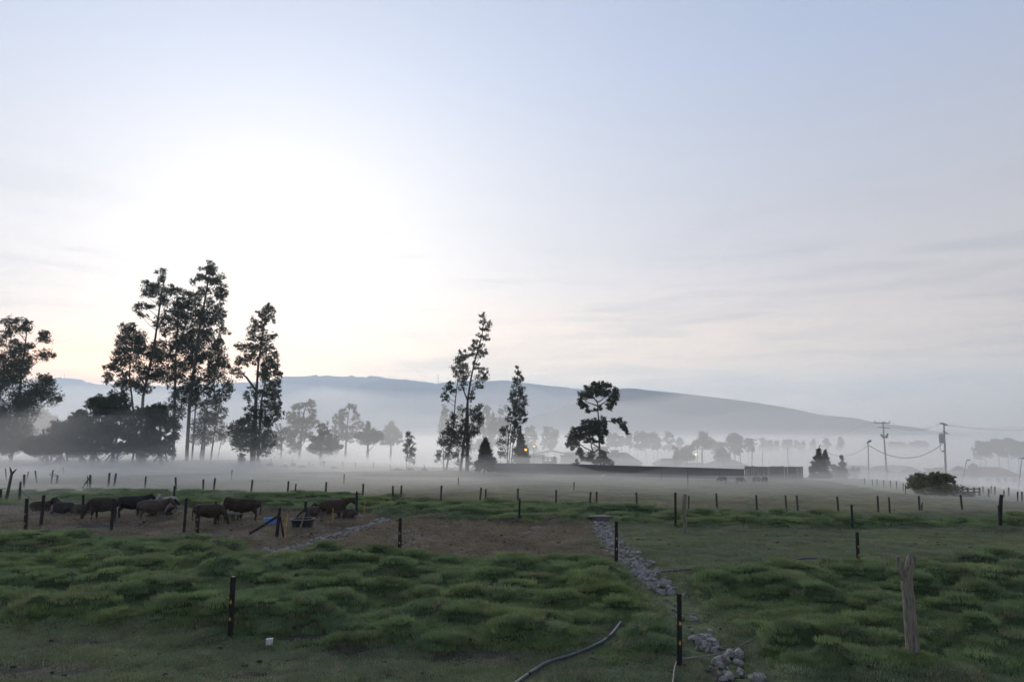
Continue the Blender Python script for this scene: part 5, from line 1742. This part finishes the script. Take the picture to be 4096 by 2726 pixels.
# ================================================================= buildings
def house(name, label, px0, px1, eave_py, ridge_py, Y, depth, rz=0.0, wallm='whitewall', roofm='tile', hip=0.0, gable_front=False, windows=(), door=None, over=.35, cat='house'):
    """front wall spans px0..px1 at distance Y; eave and ridge heights read from pixels"""
    a, b = at(px0, eave_py, Y), at(px1, eave_py, Y)
    ze, w = a.z, b.x - a.x
    cx_ = (a.x + b.x) / 2
    zr_ = at((px0 + px1) / 2, ridge_py, Y + (0 if gable_front else depth / 2)).z
    g = min(tz(cx_, Y), tz(cx_, Y + depth)) - .5
    root = thing(name, label, cat, (cx_, Y, g))
    c, s = math.cos(rz), math.sin(rz)

    def T(x, y, z):
        return (cx_ + x * c - y * s, Y + x * s + y * c, z)
    h = w / 2
    q = MB()
    if gable_front:
        vs = [(-h, 0, g), (h, 0, g), (h, depth, g), (-h, depth, g), (-h, 0, ze), (h, 0, ze), (h, depth, ze), (-h, depth, ze), (0, 0, zr_), (0, depth, zr_)]
        fs = [(0, 1, 5, 8, 4), (1, 2, 6, 5), (3, 7, 9, 6, 2), (0, 4, 7, 3)]
    else:
        vs = [(-h, 0, g), (h, 0, g), (h, depth, g), (-h, depth, g), (-h, 0, ze), (h, 0, ze), (h, depth, ze), (-h, depth, ze)]
        fs = [(0, 1, 5, 4), (1, 2, 6, 5), (2, 3, 7, 6), (3, 0, 4, 7)]
        if not hip:
            vs += [(-h, depth / 2, zr_), (h, depth / 2, zr_)]
            fs += [(4, 7, 8), (5, 9, 6)]
    q.add([T(*v) for v in vs], fs)
    q.build('wall', M[wallm], root)
    q = MB()
    th = .14
    if gable_front:
        for sg in (-1, 1):
            sl = (zr_ - ze) / h
            e = (sg * (h + over), ze - sl * over)
            v = [(0, -over, zr_), (0, depth + over, zr_), (e[0], depth + over, e[1]), (e[0], -over, e[1])]
            v2 = [(x, y, z + th) for x, y, z in v]
            q.add([T(*p) for p in v + v2], [(0, 1, 2, 3), (4, 7, 6, 5), (0, 3, 7, 4), (2, 1, 5, 6), (3, 2, 6, 7)])
    else:
        hp = hip * w
        R0, R1 = (-h - over + hp + (0 if hip else 0), depth / 2, zr_ + th), (h + over - hp, depth / 2, zr_ + th)
        e = ze - .02
        E = [(-h - over, -over, e), (h + over, -over, e), (h + over, depth + over, e), (-h - over, depth + over, e)]
        vs = [T(*p) for p in E] + [T(*R0), T(*R1)] + [T(x, y, z - .12) for x, y, z in E]
        q.add(vs, [(0, 1, 5, 4), (2, 3, 4, 5), (1, 2, 5), (3, 0, 4), (0, 6, 7, 1), (1, 7, 8, 2), (2, 8, 9, 3), (3, 9, 6, 0), (6, 9, 8, 7)])
    rf_ = q.build('roof', M[roofm], root)
    for fx, fw, z0, z1_ in windows:
        x = -h + fx * w
        q = MB()
        vs = [T(x - fw, -.04, ze - z0), T(x + fw, -.04, ze - z0), T(x + fw, -.04, ze - z1_), T(x - fw, -.04, ze - z1_), T(x - fw, .02, ze - z0), T(x + fw, .02, ze - z0), T(x + fw, .02, ze - z1_), T(x - fw, .02, ze - z1_)]
        q.add(vs, [(3, 2, 1, 0), (0, 1, 5, 4), (1, 2, 6, 5), (2, 3, 7, 6), (3, 0, 4, 7)])
        q.build('window', M['window'], root)
    if door:
        x = -h + door * w
        MB().box((x - .5, -.05, g), (x + .5, .02, ze - .5), rz, (cx_, Y, 0)).build('door', M['window'], root)
    return root, rf_


def zz9(x, y):
    return (1900 + x / 3.927, 1700 + y / 3.927)


# open-fronted shed: two side walls, gable truss, roof; one can see through it
Y = 150
a, b_, ap = at(*zz9(860, 478), Y), at(*zz9(1552, 478), Y), at(*zz9(1207, 414), Y)
o0, o1, ot = at(*zz9(1087, 455), Y), at(*zz9(1350, 465), Y), at(*zz9(1207, 438), Y)
g = tz(a.x, Y) - .5
sh = thing('farm_shed', 'pale open-fronted gabled shed seen through mist above the wall', 'shed', (ap.x, Y, g))
for nm, xa, xb, za, zb in (('wall', a.x, o0.x, a.z, o0.z), ('wall', o1.x, b_.x, o1.z, b_.z)):
    MB().add([(xa, Y, g), (xb, Y, g), (xb, Y, zb), (xa, Y, za), (xa, Y + .2, g), (xb, Y + .2, g), (xb, Y + .2, zb), (xa, Y + .2, za)], [(0, 1, 2, 3), (5, 4, 7, 6), (3, 2, 6, 7), (1, 5, 6, 2), (0, 3, 7, 4)]).build('wall', M['shed'], sh)
for sg, e in ((-1, a), (1, b_)):
    MB().add([(ap.x, Y - .4, ap.z), (ap.x, Y + 9, ap.z), (e.x, Y + 9, e.z), (e.x, Y - .4, e.z), (ap.x, Y - .4, ap.z + .22), (ap.x, Y + 9, ap.z + .22), (e.x, Y + 9, e.z + .22), (e.x, Y - .4, e.z + .22)],
             [(0, 1, 2, 3), (7, 6, 5, 4), (0, 3, 7, 4), (1, 5, 6, 2), (3, 2, 6, 7), (0, 4, 5, 1)]).build('roof_panel', M['shedroof'], sh)
for x in (o0.x, o1.x):
    MB().box((x - .12, Y - .1, g), (x + .12, Y + .3, o0.z)).build('post', M['shed'], sh)
house('farm_shed', 'long pale shed with level ridge behind the umbrella-shaped tree', *[zz9(x, 0)[0] for x in (1460, 1960)], zz9(0, 500)[1], zz9(0, 428)[1], 156, 10, 0, 'shed', 'shedroof', cat='shed')
house('farm_building', 'boxy flat-roofed pale room beside the umbrella-shaped tree trunk', *[zz9(x, 0)[0] for x in (1885, 2085)], zz9(0, 352)[1], zz9(0, 336)[1], 152, 4, 0, 'shed', 'shedroof', cat='building', hip=.3)
hb, hr = house('farm_building', 'pale hip-roofed building with ventilator right of the umbrella-shaped tree', 2405, 2566, 1851, 1810.5, 145, 9, 0, 'shed', 'shedroof', hip=.33, cat='building')
v = at(2459, 1812, 149)
MB().box((v.x - .7, v.y - .6, v.z - .4), (v.x + .7, v.y + .6, v.z + .55)).build('ventilator', M['shed'], hr)
MB().box((v.x - .9, v.y - .8, v.z + .552), (v.x + .9, v.y + .8, v.z + .7)).build('ventilator_cap', M['shedroof'], hr)
house('farm_house', 'faint gabled roof in mist left of the slim cypress', 2640, 2730, 1856, 1834, 170, 8, 0, 'shed', 'greyroof', hip=.3)
house('farm_house', 'faint low roof in mist right of the lamp above the wall', 2745, 2850, 1866, 1852, 150, 8, 0, 'shed', 'greyroof', hip=.25)
house('farm_house', 'faint broad roof in mist below the crossarm poles', 2866, 2990, 1862, 1841, 160, 9, 0, 'shed', 'greyroof', hip=.25)
# cattle crate behind the wall
Y = 92
cg = thing('cattle_crate', 'steel rail crate standing in the open shed mouth behind the wall', 'crate', (at(*zz9(1165, 600), Y).x, Y, tz(at(*zz9(1165, 600), Y).x, Y)))
for x in (1062, 1085, 1145, 1205, 1268):
    t = at(*zz9(x, 500), Y)
    MB().tube([(t.x, Y, cg.location.z - .05), (t.x, Y, t.z)], .05, 6).build('upright', M['darkmetal'], cg)
for y in (503, 530, 566):
    p, q_ = at(*zz9(1060, y), Y), at(*zz9(1268, y), Y)
    MB().tube([(p.x, Y - .07, p.z), (q_.x, Y - .07, p.z)], .04, 6).build('rail', M['darkmetal'], cg)
p, q_ = at(*zz9(1066, 570), Y), at(*zz9(1268, 570), Y)
MB().box((p.x, Y + .06, cg.location.z), (q_.x, Y + .12, p.z)).build('side_panel', M['wall'], cg)
p, q_ = at(*zz9(1100, 510), Y), at(*zz9(1160, 566), Y)
MB().tube([(p.x, Y + .03, p.z), (q_.x, Y + .03, q_.z)], .035, 6).build('brace', M['darkmetal'], cg)
tree('shrub', 'dark upright bush against the steel rail crate', 90.5, z9([(1250, 615), (1250, 560)]), z9([(1243, 505, 10, 14), (1245, 535, 24, 22), (1248, 570, 26, 26), (1230, 590, 26, 20)]), 'leaf2', tw=3, cat='shrub', limbs=False)
Y = 96
p = at(*zz9(1712, 612), Y)
van = thing('parked_van', 'white vehicle roof showing over the wall by the umbrella-shaped tree', 'van', (p.x, Y, tz(p.x, Y)))
gz = van.location.z
prof = [(-1.5, .35), (1.5, .35), (1.55, .95), (1.2, 1.15), (.75, 1.75), (-1.2, 1.8), (-1.5, 1.6)]
top = p.z + .12
k_ = (top - gz) / 1.8
q = MB()
nv = len(prof)
q.add([(p.x + x, Y - .8, gz + z * k_) for x, z in prof] + [(p.x + x, Y + .8, gz + z * k_) for x, z in prof], [tuple(range(nv)), tuple(range(nv, 2 * nv))[::-1]] + [(i, nv + i, nv + (i + 1) % nv, (i + 1) % nv) for i in range(nv)])
q.build('body', M['whitewall'], van)
MB().add([(p.x + x, Y - .81, gz + z * k_) for x, z in ((-1.1, 1.2), (.9, 1.2), (.6, 1.62), (-1.1, 1.66))], [(0, 1, 2, 3)]).build('window', M['window'], van)
for sx in (-1, 1):
    for sy in (-.82, .72):
        MB().tube([(p.x + sx, Y + sy, gz + .33), (p.x + sx, Y + sy + .12, gz + .33)], .33, 14).build('wheel', M['blacktub'], van)

# houses down the slope on the right
house('house', 'white house with brown hipped roof right of the conifers', *[pr(x, 0)[0] for x in (470, 858)], pr(0, 772)[1], pr(0, 690)[1], 165, 9, 0, 'whitewall', 'greyroof', hip=.22, windows=((.55, .5, .5, 1.6), (.72, .5, .5, 1.6), (.9, .5, .5, 1.6)), door=.64)
house('house', 'hazy gabled house between the two big utility poles', *[pr(x, 0)[0] for x in (1040, 1285)], pr(0, 752)[1], pr(0, 702)[1], 185, 10, 0, 'shed', 'greyroof', gable_front=True)
house('house', 'low long building with pale roof edge behind the olive shrub', *[pr(x, 0)[0] for x in (1500, 1870)], pr(0, 765)[1], pr(0, 745)[1], 190, 8, 0, 'shed', 'greyroof')
house('house', 'white walled house with red tiled roof at the right edge', *[pr(x, 0)[0] for x in (1875, 2330)], pr(0, 798)[1], pr(0, 706)[1], 200, 10, .06, 'whitewall', 'tile', hip=.18, windows=((.2, .5, .5, 1.7), (.62, .6, .4, 1.6), (.85, .6, .4, 1.6)), door=.46)
# plastic greenhouse tunnels on the valley floor
for i in range(9):
    yy = 608 + i * 9
    ya, yb = yy - 4 - i * 1.0, yy + 22 + i * 1.6
    xa, xb = 960 + i * 30, 2430
    Ya, Yb = [(CAM_H + 13.5) * F_PX / (pr(0, q_)[1] - HORIZON) for q_ in (ya, yb)]
    A, B = at(*pr(xa, ya), Ya), at(*pr(xb, yb), Yb)
    d = (B - A).normalized()
    s = d.cross(Vector((0, 0, 1))).normalized()
    gz = tz(A.x, A.y)
    q = MB()
    vs, fs = [], []
    for P_ in (A, B):
        for k in range(8):
            t = math.pi * k / 7
            vs.append((P_.x + s.x * math.cos(t) * 3.2, P_.y + s.y * math.cos(t) * 3.2, gz - .2 + math.sin(t) * 2.6))
    fs = [(k, k + 1, 9 + k, 8 + k) for k in range(7)] + [tuple(range(8)), tuple(range(15, 7, -1))]
    q.add(vs, fs)
    tag(q.build('greenhouse', M['plastic']), 'long pale plastic greenhouse tunnel, %s from the far side of the misty rows' % ['first', 'second', 'third', 'fourth', 'fifth', 'sixth', 'seventh', 'eighth', 'ninth'][i], 'greenhouse', 'greenhouse tunnels on the valley floor')

# ================================================================= utility poles, lamps, wires
def upole(name, label, Y, top, bot, w, cat='utility pole'):
    t, b = at(*top, Y), at(*bot, Y)
    g = tz(b.x, Y) - .1
    dx = (t.x - b.x) / max(.1, t.z - b.z)
    b = Vector((b.x - dx * (b.z - g), Y, g))
    root = thing(name, label, cat, b)
    k = Y / F_PX * .5
    MB().tube([b, b.lerp(t, .5), t], [w * k * 1.15, w * k, w * k * .72], 8).build('pole', M['pole'], root, True)
    return root, t, b


def arm(root, a, b, r, name='crossarm', m='darkmetal'):
    return MB().tube([a, b], r, 6).build(name, M[m], root)


P1, t1, b1 = upole('utility_pole', 'tall utility pole with two crossarms and floodlights on the right', 100, pr(872, 226), pr(920, 850), 6.5)
c = arm(P1, at(*pr(785, 236), 99.8), at(*pr(946, 238), 99.8), .07)
for x in (788, 886, 942):
    p = at(*pr(x, 230), 99.8)
    MB().tube([p, p + Vector((0, 0, .12)), p + Vector((0, 0, .3))], [.05, .07, .03], 6).build('insulator', M['tank'], c)
arm(P1, at(*pr(820, 284), 99.8), at(*pr(946, 290), 99.8), .06)
for x, y, s in ((915, 372, 1), (866, 376, -1)):
    p = at(*pr(x, y), 99.6)
    q = at(*pr(884, 402), 99.7)
    f_ = arm(P1, q, p, .03, 'lamp_arm')
    MB().tube([p + Vector((-.18 * s, -.1, -.22)), p + Vector((.16 * s, .1, .26))], [.2, .13], 8).build('floodlight', M['darkmetal'], f_)
P2, t2, b2 = upole('utility_pole', 'tall transformer pole right of the one with floodlights', 92, pr(1514, 240), pr(1536, 790), 7.5)
for (xa, ya), (xb, yb) in (((1474, 240), (1532, 262)), ((1498, 238), (1552, 264)), ((1506, 328), (1552, 348))):
    p, q = at(*pr(xa, ya), 91.4), at(*pr(xb, yb), 92.4)
    MB().tube([p, q], .085, 6).build('crossarm', M['darkmetal'], P2)
p = at(*pr(1490, 402), 91.7)
tk = MB().tube([p - Vector((0, 0, .62)), p - Vector((0, 0, .55)), p + Vector((0, 0, .5)), p + Vector((0, 0, .6))], [.25, .33, .33, .28], 12).build('transformer', M['tank'], P2)
for dx in (-.15, .1):
    MB().tube([p + Vector((dx, 0, .58)), p + Vector((dx, 0, .85))], [.06, .03], 6).build('bushing', M['darkmetal'], tk)
MB().tube([at(*pr(1474, 440), 91.8), at(*pr(1474, 500), 91.8), at(*pr(1488, 535), 91.8), at(*pr(1508, 545), 91.9)], .035, 6).build('drop_cable', M['cable'], P2)
MB().tube([at(*pr(1505, 540), 91.8), at(*pr(1505, 525), 91.8)], [.12, .1], 8).build('junction_box', M['darkmetal'], P2)
P3, t3, b3 = upole('lamp_post', 'short unlit lamp post left of the floodlight pole', 90, pr(715, 432), pr(726, 850), 4.6, 'lamp post')
p = at(*pr(727, 432), 89.8)
MB().tube([p + Vector((-.3, 0, -.2)), p + Vector((.05, -.1, .05)), p + Vector((.2, -.1, .12))], [.09, .16, .12], 8).build('lamp_head', M['darkmetal'], P3)
P0, t0, b0 = upole('utility_pole', 'thin pole tip showing above the ragged conifer', 92, pr(204, 472), pr(207, 850), 4)
arm(P0, at(*pr(200, 484), 91.9), at(*pr(222, 470), 91.9), .05)
P4, t4, b4 = upole('utility_pole', 'pole with two crossarms standing in mist above the dark wall end', 140, pq(1376, 512), pq(1372, 890), 4.6)
for y, xa, xb in ((520, 1310, 1438), (572, 1318, 1440)):
    arm(P4, at(*pq(xa, y), 139.8), at(*pq(xb, y + 16), 139.8), .09)
p = at(*pq(1392, 660), 139.7)
MB().tube([p - Vector((0, 0, .5)), p + Vector((0, 0, .5))], .3, 10).build('transformer', M['tank'], P4)
P5, t5, b5 = upole('utility_pole', 'slimmer double crossarm pole left of the misty one', 165, pq(1207, 572), pq(1218, 830), 4.0)
for y, xa, xb in ((578, 1165, 1245), (630, 1175, 1252)):
    arm(P5, at(*pq(xa, y), 164.8), at(*pq(xb, y + 4), 164.8), .09)
p = at(*pq(1192, 706), 164.7)
MB().tube([p - Vector((0, 0, .5)), p + Vector((0, 0, .5))], .35, 10).build('transformer', M['tank'], P5)
upole('utility_pole', 'first thin plain pole right of the misty crossarm pole', 150, pq(1520, 658), pq(1515, 900), 3.0)
upole('utility_pole', 'second thin plain pole above the plank fence', 140, pq(1852, 630), pq(1860, 900), 3.2)
P6, t6, b6 = upole('utility_pole', 'faint crossarm pole above the pale street lamp', 175, pq(640, 645), pq(636, 880), 2.6)
arm(P6, at(*pq(600, 652), 174.8), at(*pq(682, 658), 174.8), .08)
L1, tl, bl = upole('lamp_post', 'thin lamp post leaning right behind the olive shrub', 95, pr(1755, 628), pr(1698, 905), 3.6, 'lamp post')
MB().tube([tl, tl + Vector((.45, -.1, .02))], [.09, .06], 6).build('lamp_head', M['darkmetal'], L1)
L2, tl2, bl2 = upole('lamp_post', 'thin lamp post with flat head at the right edge', 95, pr(2335, 610), pr(2300, 905), 4.0, 'lamp post')
MB().tube([tl2 + Vector((-.45, -.05, 0)), tl2 + Vector((.3, -.05, .04))], [.06, .09], 6).build('lamp_head', M['darkmetal'], L2)


def lit_lamp(label, px, py, Y, m, side=.25, r=.16):
    p = at(px, py, Y)
    b = Vector((p.x + side, Y + .4, tz(p.x + side, Y + .4)))
    root = thing('street_lamp', label, 'street lamp', b)
    MB().tube([b, Vector((b.x, b.y, p.z + .1)), Vector((p.x, p.y + .1, p.z + .3))], [.07, .05, .035], 6).build('pole', M['pole'], root)
    MB().tube([p + Vector((0, .05, .12)), p + Vector((0, .05, .34))], [r * 1.1, .05], 10).build('shade', M['darkmetal'], root)
    q = MB()
    n = 10
    q.tube([p + Vector((0, 0, z)) for z in (-r, -r * .7, 0, r * .6)], [r * .2, r * .75, r, r * .8], n)
    q.build('bulb', M[m], root, True)


lit_lamp('lit orange lamp in front of the conical cypress behind the wall', 2103, 1797, 79.5, 'lamp_o', .3, .14)
lit_lamp('lit yellow lamp above the shed right of the cypress', 2137, 1783, 118, 'lamp_y', -.05, .15)
lit_lamp('lit pale street lamp beside the willow-like bush', 2784, 1815, 143, 'lamp_w', .3, .22)


def cable(label, a, b, sag, r=.022):
    pts = [a.lerp(b, k / 12) - Vector((0, 0, sag * 4 * (k / 12) * (1 - k / 12))) for k in range(13)]
    tag(MB().tube(pts, r, 5).build('power_cable', M['cable']), label, 'cable')


cable('sagging cable between the short lamp post and the transformer pole', t3 + Vector((.1, 0, -.5)), at(*pr(1500, 458), 91.9), 1.75, .04)
cable('faint cable from the conifer pole to the short lamp post', t0 + Vector((0, 0, -.4)), t3 + Vector((-.05, 0, -.5)), 1.2, .022)
e1, e2 = at(*pr(942, 228), 99.8), at(*pr(1480, 238), 91.4)
cable('upper power line between the two big utility poles', e1, e2, .9, .012)
cable('lower power line between the two big utility poles', at(*pr(886, 236), 99.8), at(*pr(1500, 245), 91.4), 1.0, .012)
cable('upper power line running off the right edge', at(*pr(1545, 258), 92.4), at(*pr(2700, 262), 92), .5, .014)
cable('lower power line running off the right edge', at(*pr(1530, 262), 92.4), at(*pr(2700, 288), 90), .5, .014)
cable('faint power line from the floodlight pole off to the left', at(*pr(788, 228), 99.8), t4 + Vector((.5, 0, 0)), 1.5, .012)

# radio masts on the ridges
for lab, x, y0, y1, Y in (('thin radio mast on the far left hill', 258, 1487, 1512, 4560), ('thin radio mast on the hill behind the leaning tree', 1753, 1495, 1534, 3560)):
    a, b = at(x, y0, Y), at(x, y1 + 4, Y)
    rm = thing('radio_mast', lab, 'mast', b)
    MB().tube([b, a], [2.2, .9], 5).build('mast', M['darkmetal'], rm)
    q = b.lerp(a, .7)
    MB().tube([q - Vector((4, 0, 0)), q + Vector((4, 0, 0))], 1.0, 5).build('antenna', M['darkmetal'], rm)

# white feed sacks on the misty pasture
for lab, x in (('left white sack lying on the misty pasture before the wall', 2020), ('middle white sack lying on the misty pasture before the wall', 2110), ('right white sack lying on the misty pasture before the wall', 2165)):
    p = foot(*zz9(x, 806))
    o = tag(link('feed_sack', STONES[5].copy()), lab, 'sack')
    o.data.materials[0] = M['sack']
    o.data.polygons.foreach_set('use_smooth', [True] * len(o.data.polygons))
    o.location, o.scale = (p.x, p.y, tz(p.x, p.y) + .06), (.16, .12, .07)
# low scrub along the crest
z5s = [(235, 1130, 40, 22, 0), (240, 1095, 20, 20, 1), (430, 1150, 36, 12, 0), (538, 1135, 28, 20, 2), (655, 1150, 46, 14, 0), (1060, 1165, 40, 10, 0), (1850, 1190, 60, 20, 3), (1990, 1192, 50, 18, 4), (2180, 1190, 40, 16, 5), (915, 1110, 22, 34, 6)]
names = ['low grey scrub on the crest right of the lone eucalypt', 'stub of scrub on the crest below the rounded eucalypt', 'small scrub mound on the crest left of centre', 'wide scrub mound on the crest below the misty bushes', 'flat scrub on the crest left of the sapling', 'scrub mound on the crest just left of the slim sapling', 'scrub around the foot of the slim sapling', 'scrub mound on the crest right of the slim sapling', 'wispy bush on the misty crest left of centre']
sel = [z5s[0], z5s[2], z5s[3], z5s[4], z5s[5], z5s[6], z5s[7], z5s[8], z5s[9]]
for lab, (x, y, rx, ry, k) in zip(names, sel):
    bx, by = 1000 + x / 3.141, 1500 + (y + ry * .6) / 3.141
    Yb = foot(bx, by).y
    tree('shrub', lab, Yb, [(bx, by), (bx, by - ry / 3.141)], z5([(x + dx * rx, y + dy * ry, rx * .5, ry * .6) for dx, dy in ((0, 0), (-.5, .2), (.5, .2), (.2, -.4))]), 'leaf2', tw=3, cat='shrub', limbs=False, group='scrub along the crest', fill=.9 if k != 6 else .5)
